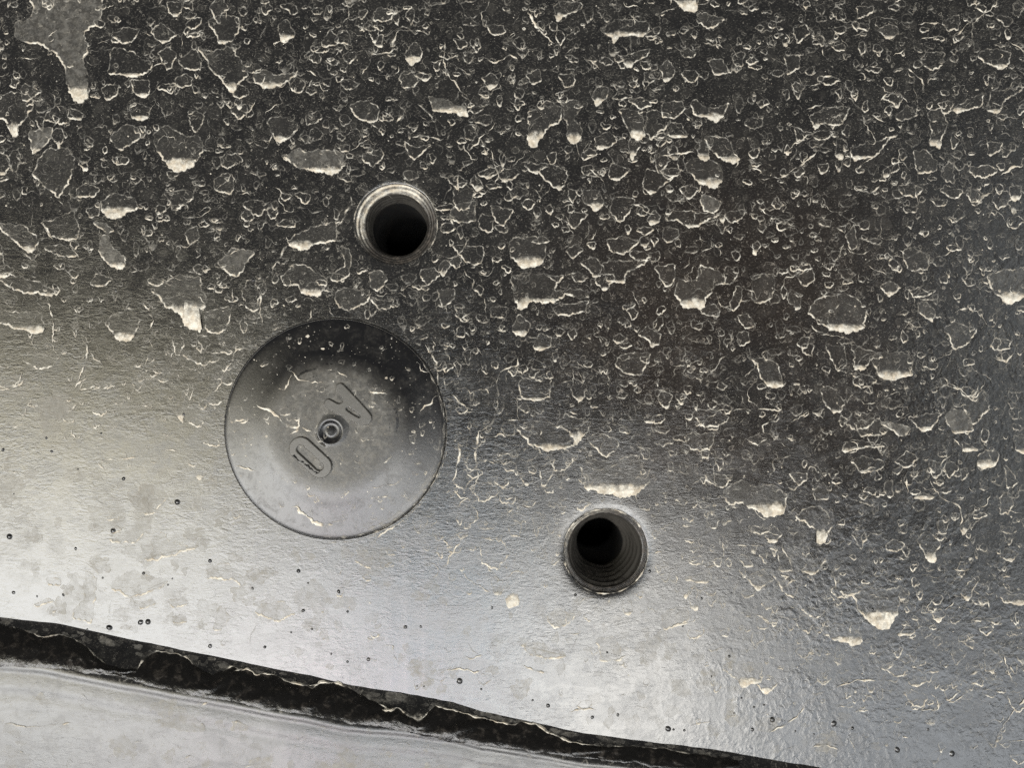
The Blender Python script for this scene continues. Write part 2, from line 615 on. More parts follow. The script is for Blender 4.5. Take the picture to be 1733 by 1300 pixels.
# outlines of the splashes one can tell apart: measured corner points and the level below which the mud lies thick
SPLASHES = {
 'T1': [
  ([215,110, 190,-60, 700,-60, 640,140, 530,240, 580,290, 545,400, 560,520, 600,610, 500,680, 450,610, 430,480, 360,330, 240,290, 100,250, 80,150], 570, .34),
  ([-60,630, 100,590, 220,620, 210,700, 150,790, 105,890, 80,880, 40,790, -60,740], 795, .1),
  ([985,850, 1100,810, 1200,880, 1300,880, 1320,930, 1290,1030, 1230,1100, 1170,1118, 1110,1100, 1050,1030, 1010,960], 1030, .16),
  ([1340,130, 1440,85, 1555,120, 1555,190, 1500,270, 1420,290, 1395,230, 1370,180], 262, .08),
  ([1270,290, 1340,330, 1500,300, 1610,460, 1570,530, 1500,610, 1450,540, 1400,490, 1330,390], 540, .08),
  ([970,195, 1040,140, 1090,180, 1150,230, 1050,290], 262, .1),
  ([840,520, 970,510, 970,610, 915,640, 860,590], 605, .1),
  ([840,680, 900,660, 970,690, 965,760, 940,785, 850,770], 752, .08),
  ([700,480, 720,300, 860,330, 990,420, 980,460, 890,500], 476, .05),
  ([715,230, 800,170, 905,190, 870,270, 800,285], 0, .12),
  ([1015,340, 1080,300, 1150,350, 1110,440, 1080,465, 1070,420], 440, .1),
  ([1150,380, 1260,310, 1310,380, 1300,460, 1180,440], 0, .1),
  ([1130,500, 1190,475, 1250,500, 1240,550, 1180,575, 1135,545], 0, .12),
  ([440,690, 550,730, 520,780, 440,770], 762, .06),
  ([710,890, 800,800, 890,820, 930,890, 830,940, 790,980, 740,950], 0, .2),
  ([190,840, 350,820, 330,900, 220,1010, 190,900], 960, .4),
  ([1380,1170, 1450,1110, 1520,1140, 1500,1270, 1390,1230], 0, .15),
  ([490,1220, 560,1180, 650,1220, 610,1280, 510,1280], 1268, .08),
  ([-60,960, 50,1000, 70,1070, 30,1135, -60,1130], 1115, .08),
  ([480,1010, 490,1050, 460,1150, 380,1290, 200,1120, 300,960, 420,950], 0, .16),
  ([655,580, 690,540, 780,550, 750,620, 690,660], 635, .08),
  ([1090,80, 1080,0, 1180,20, 1180,80, 1140,110], 88, .05)],
 'T2': [
  ([155,150, 220,120, 275,230, 170,280], 225, .1), ([0,480, 60,440, 160,490, 270,460, 280,490, 160,560, 70,580, 0,530], 535, .3),
  ([220,520, 280,490, 330,520, 320,590, 290,610, 240,580], 595, .08), ([435,260, 490,190, 550,240, 540,290, 450,310], 0, .1),
  ([965,350, 1040,260, 1095,330, 1080,390, 1020,430], 368, .1), ([1035,490, 1100,460, 1155,490, 1110,530], 508, .1),
  ([1470,500, 1540,470, 1590,510, 1570,560, 1520,585], 550, .08), ([1490,160, 1620,160, 1630,210, 1550,235], 220, .1),
  ([80,780, 170,740, 290,800, 260,880, 160,930, 110,860], 885, .14),
  ([190,1010, 270,955, 350,990, 420,955, 580,990, 595,1060, 560,1115, 480,1130, 330,1100, 240,1060], 1085, .34),
  ([610,690, 690,640, 820,690, 790,795, 690,785], 778, .16), ([1120,620, 1250,640, 1400,760, 1280,730, 1170,730], 700, .35),
  ([1440,1120, 1600,1060, 1615,1100, 1510,1165, 1460,1140], 1140, .08), ([1430,1120, 1490,1210, 1450,1245, 1395,1190], 1205, .12),
  ([960,910, 1040,950, 1150,930, 1030,1050], 1030, .05), ([1290,250, 1380,260, 1390,290, 1320,320], 0, .1)],
 'T3': [
  ([290,30, 380,0, 490,20, 480,50, 310,140], 88, .1), ([600,200, 680,120, 900,130, 920,200, 850,245, 780,230, 710,240, 685,290, 660,245], 205, .08),
  ([1010,-40, 1230,-40, 1230,70, 1190,82, 1130,60], 2, .08), ([725,360, 800,340, 930,310, 900,360, 770,445], 400, .12),
  ([975,440, 1030,380, 1090,450, 1060,510, 1010,535], 505, .14), ([1300,380, 1390,380, 1435,465, 1330,495], 475, .16),
  ([1110,330, 1170,305, 1215,340, 1190,380, 1130,370], 0, .14), ([1170,670, 1220,640, 1290,700, 1380,690, 1440,660, 1400,740, 1340,800, 1300,765, 1220,760], 738, .16),
  ([715,710, 780,690, 880,760, 885,890, 830,912, 790,880, 750,790], 850, .12), ([775,650, 860,620, 940,680, 850,710], 0, .18),
  ([990,660, 1130,650, 1140,720, 1080,770, 1000,760], 0, .08), ([130,720, 260,650, 350,690, 350,770, 250,840, 210,900, 180,962, 120,930, 130,850], 850, .14),
  ([330,660, 450,640, 480,690, 420,760, 485,830, 470,900, 425,942, 380,910, 380,800], 872, .18), ([550,890, 650,850, 710,890, 690,940, 580,975], 945, .1),
  ([1265,875, 1400,880, 1510,1035, 1470,1055, 1380,1040, 1300,960], 1015, .14), ([1145,1050, 1250,1010, 1370,1060, 1395,1160, 1340,1230, 1250,1190, 1150,1110], 1160, .16),
  ([175,1100, 270,1060, 390,1100, 350,1240, 290,1210], 1205, .07), ([860,1180, 900,1090, 1080,1140, 920,1270], 1235, .07),
  ([1095,1220, 1180,1190, 1240,1230, 1170,1295], 1275, .12), ([470,1000, 520,950, 590,1000, 480,1040], 0, .12),
  ([570,560, 660,560, 650,610, 570,700, 540,620], 640, .16), ([1010,870, 1020,780, 1130,800, 1160,890, 1060,895], 875, .06),
  ([650,1160, 660,1050, 790,1090, 720,1175], 1152, .08), ([110,480, 200,440, 220,530, 155,548], 535, .06), ([320,480, 430,470, 430,550, 370,575], 0, .06)],
 'T4': [
  ([1405,360, 1480,310, 1640,330, 1620,420, 1560,460, 1500,420], 418, .08), ([770,190, 850,150, 905,170, 915,220, 825,258], 232, .2),
  ([1250,700, 1400,620, 1470,600, 1455,680, 1280,740], 700, .08), ([1475,720, 1500,600, 1700,550, 1700,590, 1600,650, 1550,740], 708, .05),
  ([1000,970, 1080,970, 1165,1040, 1150,1110, 1030,1130], 1112, .18), ([1090,730, 1180,690, 1235,800, 1190,880, 1175,975, 1110,940, 1120,850], 910, .1),
  ([340,740, 430,690, 600,690, 540,820, 430,795, 355,850], 800, .1), ([210,560, 240,520, 300,560, 260,650], 632, .16),
  ([585,960, 640,940, 910,870, 820,930, 770,1010, 620,1045], 1010, .06), ([1040,400, 1090,330, 1210,340, 1200,420, 1130,460], 0, .07),
  ([475,180, 560,160, 570,210, 520,225], 215, .05), ([600,150, 625,130, 660,150, 640,210], 198, .1), ([470,290, 560,280, 560,330, 510,335], 325, .06),
  ([1475,920, 1590,920, 1560,980, 1490,1015], 995, .05), ([905,1200, 1000,1180, 1070,1220, 1020,1280, 930,1270], 0, .12),
  ([170,350, 270,350, 270,430, 190,495], 472, .12), ([885,770, 960,670, 1040,740, 930,790], 0, .14), ([380,1070, 460,1050, 450,1110, 400,1130], 1112, .06),
  ([800,1100, 900,1050, 920,1100, 810,1150], 1125, .06)],
 'T5': [
  ([655,80, 720,20, 880,60, 905,120, 800,170, 730,208, 660,150], 122, .14), ([555,130, 640,90, 650,170, 580,190], 178, .08),
  ([640,310, 700,290, 720,370, 820,440, 800,520, 720,510, 650,430], 480, .4), ([1060,20, 1230,0, 1260,50, 1220,90, 1120,145], 0, .12),
  ([1185,290, 1270,230, 1300,320, 1230,360], 0, .12), ([-60,200, 60,230, 170,230, 260,350, 205,425, 80,330], 375, .2),
  ([-60,790, 100,790, 280,800, 290,930, 210,935, 60,890, -60,840], 890, .14), ([-60,560, 60,540, 350,640, 365,690, 180,680, 70,640], 672, .14),
  ([980,620, 1050,600, 1150,560, 1300,560, 1300,660, 1350,690, 1330,770, 1240,770, 1260,810, 1300,850, 1300,935, 1180,875, 1190,820, 1050,750], 745, .3),
  ([680,860, 750,800, 850,770, 910,850, 880,940, 840,990, 770,980, 710,920], 935, .18), ([1320,800, 1490,750, 1480,900, 1400,945, 1330,910], 0, .2),
  ([580,620, 620,540, 730,580, 680,635], 622, .12), ([1400,470, 1510,380, 1660,400, 1600,470, 1540,580, 1480,550], 0, .34),
  ([290,370, 400,350, 510,430, 440,450, 300,400], 0, .14), ([270,210, 380,180, 470,140, 515,220, 510,320, 430,335, 330,310], 318, .1),
  ([180,1050, 150,1120, 260,1170, 350,1150, 390,1080], 0, .1), ([600,210, 690,220, 740,270, 700,290, 620,240], 0, .35)],
 'T6': [
  ([210,345, 300,270, 540,200, 530,340, 390,360, 290,410], 345, .16), ([170,580, 240,490, 340,490, 470,580, 470,640, 430,695, 320,685, 270,620, 190,625], 650, .16),
  ([520,680, 560,640, 750,650, 750,720, 620,795, 520,740], 0, .18), ([480,580, 590,480, 560,360, 630,390, 620,560, 555,605], 588, .12),
  ([1260,180, 1300,100, 1430,70, 1440,210, 1300,220], 0, .2), ([1190,500, 1230,450, 1280,480, 1220,578], 530, .2),
  ([1280,360, 1480,370, 1500,440, 1430,500, 1350,460], 485, .08), ([1180,650, 1300,650, 1300,720, 1220,770], 0, .2),
  ([1530,100, 1680,130, 1620,245, 1560,215], 230, .1), ([740,540, 820,520, 870,590, 800,670, 750,620], 0, .3)],
 'T7': [
  ([5,350, 60,300, 220,310, 250,400, 240,460, 180,510, 70,505, 10,430], 448, .18), ([365,400, 450,350, 490,390, 420,455], 440, .12),
  ([485,90, 480,0, 590,0, 620,110, 570,150, 520,110], 95, .18), ([670,70, 740,40, 830,70, 780,160, 730,225, 690,180, 650,150], 200, .08),
  ([890,195, 950,130, 990,180, 980,215, 930,238], 205, .2), ([1010,190, 1050,140, 1150,140, 1380,160, 1270,220, 1170,258, 1090,205], 230, .08),
  ([1240,80, 1260,20, 1390,90, 1330,165, 1270,140], 0, .35), ([640,330, 720,300, 860,340, 740,430, 650,400], 412, .1),
  ([945,500, 1080,480, 1075,610, 1030,645, 990,590], 622, .12), ([1075,670, 1100,580, 1230,590, 1230,480, 1330,520, 1430,570, 1400,610, 1340,620, 1260,775, 1120,768], 720, .22),
  ([20,560, 60,540, 370,560, 290,650, 530,650, 520,710, 400,690, 260,740, 160,735, 70,782, 40,740], 708, .12), ([20,900, 80,800, 150,880, 110,955, 40,945], 920, .12),
  ([160,1020, 200,930, 290,960, 280,1010, 195,1060], 1022, .16), ([460,480, 540,430, 600,470, 600,570, 560,580, 520,520], 555, .14),
  ([600,480, 700,460, 920,460, 820,520, 770,530, 760,610, 640,600], 592, .07), ([405,555, 460,530, 495,570, 490,605, 430,600], 0, .08),
  ([840,940, 900,880, 990,940, 980,1000, 930,1030, 900,980], 1000, .12), ([670,970, 720,930, 780,970, 700,1005], 988, .08),
  ([690,1150, 730,1060, 930,1060, 860,1210, 760,1200], 0, .15), ([1430,740, 1480,620, 1520,640, 1500,760, 1460,795], 0, .1),
  ([1570,700, 1580,560, 1721,540, 1721,700, 1620,750], 0, .15), ([1475,820, 1550,805, 1610,880, 1530,910], 0, .12),
  ([1410,200, 1420,140, 1550,130, 1510,190, 1450,230], 215, .06), ([990,310, 1010,240, 1110,260, 1100,320, 1030,350], 0, .1),
  ([1555,1090, 1600,1120, 1640,1230, 1680,1290, 1780,1280, 1760,1150, 1690,1100], 1250, .14), ([280,760, 520,720, 500,800, 320,825], 0, .1), ([385,220, 400,140, 520,160, 430,265], 250, .08)],
 'T8': [
  ([310,800, 400,690, 620,680, 700,790, 700,890, 580,940, 470,915], 880, .2), ([715,1090, 760,1060, 920,1050, 1010,1090, 1000,1200, 910,1225, 870,1250, 790,1220], 1185, .18),
  ([1470,560, 1540,530, 1800,500, 1800,660, 1640,740, 1600,750, 1540,690], 672, .25), ([930,400, 1000,370, 1110,430, 1100,530, 960,520], 0, .14),
  ([780,630, 850,590, 930,640, 850,700], 665, .3), ([1030,730, 1080,720, 1150,790, 1130,870, 1040,800], 835, .3), ([1200,900, 1260,860, 1420,900, 1360,1010, 1270,1040], 0, .18),
  ([250,560, 350,510, 370,590, 320,632, 270,610], 620, .12), ([1620,-20, 1710,-20, 1700,60, 1660,80, 1630,60], 45, .05), ([560,300, 620,230, 650,370, 600,400], 0, .2),
  ([430,1010, 560,1010, 575,1140, 510,1185, 470,1100], 1168, .1), ([1110,60, 1230,70, 1220,105, 1150,115], 105, .1)],
 'B2': [
  ([745,320, 800,280, 930,270, 1140,370, 1110,450, 960,472, 830,440], 432, .14), ([1145,555, 1240,525, 1330,540, 1540,490, 1550,560, 1605,660, 1600,700, 1500,750, 1440,785, 1330,745, 1190,730, 1180,640], 690, .28),
  ([1190,390, 1280,350, 1400,400, 1400,460, 1330,515, 1260,470], 0, .16), ([660,580, 700,530, 745,560, 740,600, 670,608], 598, .08),
  ([760,640, 850,595, 850,670, 805,700], 680, .14), ([885,590, 990,520, 980,620, 930,700, 900,690], 0, .1), ([900,710, 980,700, 980,750, 940,745], 738, .1),
  ([590,660, 690,650, 690,690, 650,720], 700, .1), ([780,800, 870,790, 850,830, 800,842], 832, .12), ([750,190, 800,150, 830,190, 810,235], 222, .12), ([760,60, 770,0, 970,0, 960,130, 850,150, 760,125], 128, .1)],
 'B3': [
  ([855,740, 900,680, 1000,660, 1040,710, 1130,680, 1270,740, 1270,800, 1250,860, 1190,905, 1120,895, 1060,850, 970,810, 885,830], 815, .3),
  ([1320,890, 1400,840, 1470,820, 1540,880, 1560,960, 1540,1010, 1500,1075, 1450,1070, 1480,1000, 1400,940, 1330,920], 985, .14),
  ([1130,1010, 1180,950, 1240,1010, 1190,1075, 1140,1055], 1048, .18), ([1430,730, 1500,680, 1550,720, 1530,790, 1450,790], 0, .16), ([1270,620, 1400,610, 1400,660, 1350,700], 685, .14),
  ([1480,70, 1530,40, 1650,150, 1620,220, 1570,230, 1500,150], 205, .08), ([430,100, 470,80, 530,110, 510,180, 490,205, 440,160], 182, .08),
  ([1205,1130, 1290,1140, 1305,1250, 1220,1255], 1243, .1), ([1360,1250, 1420,1160, 1530,1180, 1440,1280], 1252, .14), ([740,920, 780,850, 830,920, 820,970, 780,975], 0, .1),
  ([940,1160, 1000,1140, 1060,1220, 1000,1225], 1212, .1), ([800,520, 860,520, 855,580, 825,605], 595, .06)],
 'B4': [
  ([590,540, 680,500, 820,540, 810,590, 680,620], 602, .1), ([880,540, 960,470, 1050,520, 950,590], 0, .08), ([1420,500, 1480,460, 1555,480, 1560,520, 1530,570, 1470,595, 1420,570], 538, .16),
  ([1215,230, 1250,190, 1360,220, 1400,340, 1270,365, 1220,300], 342, .34), ([820,1080, 880,1040, 950,1070, 910,1130, 840,1120], 1118, .16),
  ([1020,1060, 1090,980, 1170,1040, 1180,1080, 1150,1130, 1150,1195, 1090,1190, 1080,1140], 1135, .12), ([1150,930, 1200,920, 1220,1010, 1170,1010], 0, .2),
  ([780,280, 840,280, 990,320, 960,380, 920,380], 0, .4), ([970,250, 1200,220, 1110,340, 1070,355, 1010,300], 318, .06), ([810,680, 870,660, 875,760, 850,780, 815,740], 762, .12),
  ([1590,560, 1640,600, 1690,680, 1610,720], 705, .05), ([1560,1160, 1610,1090, 1680,1150, 1640,1195], 1170, .16), ([1650,370, 1800,400, 1800,490, 1700,495, 1660,460], 462, .1),
  ([540,450, 560,410, 660,400, 830,440, 680,455, 550,480], 456, .08), ([1000,780, 1070,740, 1150,770, 1090,790], 765, .12), ([1320,410, 1360,420, 1420,470, 1320,482], 455, .16), ([1310,960, 1360,900, 1375,950, 1340,1010, 1318,1025], 975, .1)],
 'B8': [
  ([510,150, 600,150, 660,120, 800,140, 930,130, 980,190, 910,230, 895,320, 860,385, 800,403, 740,390, 660,290, 610,200], 285, .2), ([390,410, 440,360, 560,370, 670,440, 675,490, 600,520, 580,490, 480,470], 455, .18),
  ([1305,170, 1360,100, 1430,50, 1430,90, 1350,228], 190, .1), ([970,750, 1040,705, 1090,740, 1020,785], 762, .2), ([1560,180, 1700,170, 1760,200, 1700,250, 1590,235], 218, .16),
  ([1320,490, 1400,470, 1385,535], 525, .08), ([890,440, 980,370, 1020,420, 990,445], 430, .14), ([725,510, 760,500, 765,540, 740,545], 0, .12), ([780,650, 870,610, 880,640, 820,670], 0, .22), ([990,640, 1080,595, 1090,620, 1000,660], 0, .22)],
 'B7': [
  ([250,380, 330,340, 435,385, 390,450, 300,480, 260,440], 0, .3), ([990,390, 1080,330, 1170,350, 1170,430, 1000,490], 0, .2), ([70,580, 200,560, 390,650, 300,680, 150,650], 0, .3), ([570,540, 690,520, 750,680, 600,690], 0, .18),
  ([1530,140, 1650,90, 1721,160, 1660,200, 1610,228], 200, .14), ([1380,740, 1440,680, 1640,700, 1640,830, 1540,840, 1510,860, 1480,810], 800, .14), ([1140,160, 1300,90, 1320,150, 1270,190], 168, .1), ([-20,280, 70,290, 70,330, 0,345], 262, .2)],
 'B5': [
  ([720,370, 740,300, 850,250, 1100,320, 1000,390, 830,430], 0, .22), ([900,470, 980,430, 1010,470, 910,510], 0, .25), ([970,40, 1050,0, 1090,60, 1300,100, 1000,190, 920,190, 990,130], 0, .2), ([1335,220, 1480,200, 1590,320, 1570,370, 1500,310, 1335,305], 0, .2),
  ([550,250, 620,280, 620,440, 590,600, 480,570, 470,510, 540,440], 0, .2), ([1400,510, 1440,480, 1500,560, 1420,640, 1380,650], 0, .22), ([1080,450, 1200,420, 1220,470, 1120,500], 0, .2), ([1120,550, 1190,530, 1210,590, 1120,600], 0, .2), ([300,300, 390,300, 400,350, 310,350], 0, .16), ([210,470, 330,430, 350,450, 250,490], 0, .2)],
 'B1': [([910,690, 1050,660, 1050,740, 1100,760, 1000,880, 880,880], 872, .22), ([690,900, 740,870, 780,920, 700,920], 0, .22), ([700,1060, 880,960, 930,1000, 890,1070], 0, .2)],
 'B6': [([0,600, 50,540, 200,530, 270,610, 140,665], 0, .24), ([700,370, 740,350, 760,390, 720,400], 0, .15), ([640,270, 700,190, 770,220, 760,320], 0, .2)],
}

# thin pale tide lines left by running water
LINES = {
 'B2': [[480,830, 500,910, 440,960, 330,1120, 290,1200, 200,1300], [615,0, 625,150, 600,260, 580,300, 500,350, 475,440, 485,560, 490,650, 460,750, 380,800, 365,850], [320,60, 410,65, 440,105, 500,75, 560,80, 570,110],
        [640,500, 740,480, 800,540, 850,530, 890,480], [1075,220, 1190,240], [940,350, 1010,360, 1030,395, 1090,375], [660,275, 780,275], [320,90, 380,170, 450,215], [360,370, 365,480, 360,600, 310,700]],
 'B1': [[-40,90, 100,65, 180,20], [545,0, 480,80], [375,300, 400,245, 510,160], [-40,345, 90,305, 180,300], [620,525, 860,515, 1080,460, 1190,475], [-20,660, 70,605, 130,605], [1030,0, 1130,45], [1380,100, 1440,40, 1440,0], [890,915, 1000,885], [890,145, 960,172]],
 'T5': [[250,740, 320,740, 350,880, 345,1050, 390,1090], [520,920, 570,1040, 550,1150, 490,1280], [-30,1290, 110,1280, 180,1240], [950,1200, 1130,1265], [1680,670, 1700,880], [1530,1000, 1500,1130, 1440,1200, 1440,1270], [-20,1130, 80,1170], [270,210, 330,300, 350,340], [930,1150, 970,1080], [950,800, 1000,830, 960,920]],
 'T6': [[610,20, 640,90, 580,180, 530,250], [40,650, 120,510, 220,345], [1350,515, 1430,600, 1410,640, 1490,700, 1505,820], [1280,750, 1340,840, 1400,790], [1430,1020, 1480,1090], [1570,1260, 1590,1190, 1700,1140, 1720,1080], [1100,1000, 1180,1120, 1190,1300], [1260,180, 1300,250]],
 'T2': [[690,490, 760,400, 760,350, 880,345, 940,190, 1100,205], [1240,270, 1225,380, 1270,490, 1380,640], [1480,360, 1560,410, 1660,350, 1720,400], [330,440, 410,500], [1400,960, 1500,870], [1320,1250, 1320,1100, 1380,1080], [0,930, 80,955, 115,860], [620,980, 690,920, 750,890], [920,800, 930,770, 970,740]],
 'T3': [[130,80, 200,200, 300,280], [500,370, 600,455], [980,1000, 1150,990, 1250,970], [80,1050, 150,1010], [0,640, 40,670, 110,660], [70,800, 0,900]],
 'T4': [[0,1160, 140,1150, 270,1080, 380,980], [640,1100, 700,1040, 780,1000], [330,570, 400,540, 430,495, 490,490], [1035,155, 1180,150], [870,350, 950,320], [1420,1300, 1520,1230], [1560,1130, 1720,1060], [640,1220, 720,1250, 790,1200], [180,980, 230,920, 320,910], [310,710, 430,660], [1040,250, 1180,220], [780,650, 850,600], [960,430, 1060,520, 1090,620], [1340,190, 1500,60, 1560,0], [700,730, 820,790]],
 'T8': [[0,60, 30,160, 110,180, 130,270, 220,240], [510,200, 560,235, 630,160], [330,200, 430,180], [560,390, 640,425, 720,400], [190,430, 230,470, 310,465], [1410,110, 1490,20], [1150,440, 1220,430, 1270,370], [1270,800, 1340,770, 1440,800, 1490,890, 1535,890, 1560,780, 1600,760], [1520,1090, 1600,1135, 1640,1070, 1700,980],
        [330,870, 370,910, 480,960, 570,955, 600,1010, 640,1010], [1200,1200, 1220,1270, 1330,1295], [980,690, 1030,650, 1100,610], [390,500, 500,470, 560,350], [700,490, 830,560]],
 'B4': [[1210,30, 1310,70, 1400,150, 1440,110], [60,660, 110,600, 90,540, 210,500], [1100,650, 1160,760, 1240,800, 1310,830, 1320,900, 1300,960], [1590,850, 1720,880], [610,140, 660,140, 690,175, 760,150, 780,90], [190,310, 260,260, 330,220], [1260,1230, 1300,1255, 1390,1240], [960,640, 970,780], [0,205, 150,200], [1360,920, 1400,860, 1480,810, 1500,750]],
 'B8': [[50,1070, 180,1030, 280,930, 300,880, 480,780, 620,735, 770,740], [1350,700, 1480,650], [1220,890, 1330,830], [670,820, 790,870], [700,990, 760,1025, 850,990], [340,180, 390,170, 420,205, 490,200], [180,1180, 230,1165], [345,1170, 420,1150, 520,1190], [1400,1080, 1480,1120, 1520,1170, 1590,1010, 1740,840], [1560,1150, 1740,1120],
        [1590,560, 1640,750, 1690,760], [470,0, 510,150], [490,915, 580,905], [610,940, 730,900], [700,75, 775,20], [0,320, 80,365], [380,960, 400,985, 440,980], [1000,300, 1060,270, 1090,300, 1160,290]],
 'B7': [[85,715, 160,740, 290,775], [720,910, 850,875], [980,490, 1180,435], [390,1020, 500,990, 570,1000], [820,980, 930,985], [1180,1100, 1350,1080], [1600,380, 1700,440], [1270,80, 1390,60, 1400,30], [700,680, 800,640]],
 'B6': [[1345,340, 1420,410, 1540,470], [1200,990, 1320,960, 1430,990, 1500,960], [750,160, 880,60, 960,0], [1450,110, 1570,135]],
 'B3': [[820,205, 1010,200], [1080,200, 1240,205], [630,665, 750,635], [900,580, 940,590, 1010,565], [745,1230, 860,1180, 855,1050], [435,745, 520,748], [920,1090, 1130,1090], [390,1140, 480,1120], [700,450, 800,510], [1180,540, 1290,500]],
}
FLANGE_LINES = {'B5': [[-20,1225, 150,1265, 480,1245], [610,965, 640,940], [1290,1130, 1370,1100]], 'B6': [[150,1200, 260,1230]]}
PLUG_LINES = [[430,370, 500,425, 630,435], [275,545, 380,600, 450,660, 490,660, 490,610], [500,665, 560,680, 590,640], [630,370, 690,380, 740,410], [820,480, 930,488], [160,845, 270,875], [150,640, 250,635], [830,1000, 860,960, 1000,935],
              [740,810, 810,845], [280,985, 300,985], [1090,590, 1190,500], [890,285, 940,270], [460,380, 420,470, 380,460], [910,850, 960,800]]
PLUG_SPLASHES = [([380,570, 440,560, 450,600, 400,600], 0, .12), ([215,700, 260,690, 260,720, 230,740], 0, .25),
                 ([140,560, 200,550, 240,620, 150,640], 0, .2), ([1040,700, 1080,695, 1070,740, 1045,735], 0, .15)]


def smooth_closed(P, k=1):
    for _ in range(k):
        P = 0.5 * P + 0.25 * np.roll(P, 1, 0) + 0.25 * np.roll(P, -1, 0)
    return P


def outline(poly, seed, jag=1.0, step=2.2):
    """measured corner points resampled evenly and made ragged; returns points and inward normals"""
    P = np.array(poly, float)
    Q = np.roll(P, -1, 0)
    if (P[:, 0] * Q[:, 1] - Q[:, 0] * P[:, 1]).sum() < 0:
        P = P[::-1]
    C = np.concatenate([P, P[:1]])
    s = np.concatenate([[0], np.cumsum(np.hypot(*np.diff(C, axis=0).T))])
    M = int(np.clip(s[-1] / step, 12, 190))
    q = np.linspace(0, s[-1], M, endpoint=False)
    R = np.stack([np.interp(q, s, C[:, 0]), np.interp(q, s, C[:, 1])], 1)
    R = smooth_closed(R, int(np.clip(M / 14, 1, 8)))
    T = np.roll(R, -1, 0) - np.roll(R, 1, 0)
    T /= np.hypot(*T.T)[:, None] + 1e-9
    Nn = np.stack([-T[:, 1], T[:, 0]], 1)          # inward for this winding
    th = 2 * math.pi * np.arange(M) / M
    size = math.sqrt(max(s[-1], 1))
    kk = s[-1] / (2 * math.pi)                      # waves of about 6 px radius and finer
    w = pnoise(th, ((max(2, round(kk / 9.0)), .40), (max(2, round(kk / 5.0)), .36), (max(3, round(kk / 2.6)), .28), (max(4, round(kk / 1.5)), .20), (max(5, round(kk / 0.9)), .16)), seed)
    w = w * min(3.2, 0.15 * size) * jag + np.random.default_rng(seed).normal(0, 0.28 * jag, M)
    R = R + Nn * w[:, None]
    T = np.roll(R, -1, 0) - np.roll(R, 1, 0)
    T = smooth_closed(T / (np.hypot(*T.T)[:, None] + 1e-9), 2)
    Nn = np.stack([-T[:, 1], T[:, 0]], 1)
    Nn /= np.hypot(*Nn.T)[:, None] + 1e-9
    return R, Nn, th, s[-1]


def splash_geo(poly, level, film, seed, jag=1.0, step=2.2, filmk=0.15):
    R, Nn, th, per = outline(poly, seed, jag, step)
    rg = np.random.default_rng(seed + 99)
    M = len(R)
    film = film * filmk
    rm = per / 6.3
    down = np.clip(-Nn[:, 1], 0, 1)                 # this stretch of edge faces the ground
    nz = 0.5 + 0.5 * np.clip(pnoise(th, ((2, .3), (5, .35), (11, .35), (23, .3)), seed + 5), -1, 1)
    w = (0.8 + 0.9 * down) * (0.55 + 0.9 * nz) * (0.85 + min(rm, 50) / 70)
    w = np.minimum(w, rm * 0.45)
    inner = R + Nn * w[:, None]
    crust = np.zeros(M)
    if level:
        dep = max(R[:, 1].max() - level, 0.5)
        lv = level + dep * 0.11 * np.clip(pnoise(th, ((3, .3), (8, .35), (17, .35), (31, .3)), seed + 8), -1, 1)
        below = np.clip((R[:, 1] - lv) / dep, 0, 1)
        lift = dep * 0.9 * np.clip(below * 1.1, 0, 1) ** 1.25 * (0.35 + 0.65 * np.clip(down * 1.6, 0, 1))
        cx = R[:, 0].mean()
        up = R + np.stack([(cx - R[:, 0]) * 0.10 * below, -lift], 1)
        up[:, 1] = 0.4 * up[:, 1] + 0.2 * (np.roll(up[:, 1], 1) + np.roll(up[:, 1], -1)) + 0.1 * (np.roll(up[:, 1], 2) + np.roll(up[:, 1], -2))
        use = lift > w
        inner = np.where(use[:, None], up, inner)
        crust = np.clip(lift / np.maximum(w, 0.6) - 0.7, 0, 1)
    rim = (0.42 + 0.70 * down ** 0.8) * (0.16 + 1.45 * nz)
    rim = np.clip(rim * rg.uniform(0.7, 1.2), 0.04, 0.97)
    rim = np.where(crust > 0.3, np.maximum(rim * 0.3 + 0.62, 0.86), rim)
    rim = 0.5 * rim + 0.25 * np.roll(rim, 1) + 0.25 * np.roll(rim, -1)
    hcr = (0.04 + 0.05 * down + crust * np.clip(rm * 0.007, 0.05, 0.30)) * (0.7 + 0.6 * nz)
    soft = np.where(crust > .3, np.clip(0.42 * np.abs(inner - R).max(1), 1.4, 5.0), 0.9)[:, None] * np.where(crust[:, None] > .3, np.array([[0.0, -1.0]]), Nn)
    fade = np.where(crust > .3, 0.74, 0.9)
    layers = [(R - Nn * 0.7, 0.0 * rim, 0.0 * rim), (R + Nn * 0.15, rim, hcr * 0.7), (0.5 * (R + inner), rim, hcr), (inner, rim * fade, hcr * 0.5), (inner + soft, film * 1.3 + 0 * rim, 0.015 + 0 * rim)]
    P = np.concatenate([a for a, b, c in layers])
    C = np.concatenate([b for a, b, c in layers])
    H = np.concatenate([c for a, b, c in layers]) * MM
    faces = []
    for k in range(len(layers) - 1):
        a, b = k * M, (k + 1) * M
        for q in range(M):
            q2 = (q + 1) % M
            faces.append((a + q, b + q, b + q2, a + q2))
    if film > 0.004:
        faces.append(tuple(range((len(layers) - 1) * M, len(layers) * M)))
    return P, C, H, faces


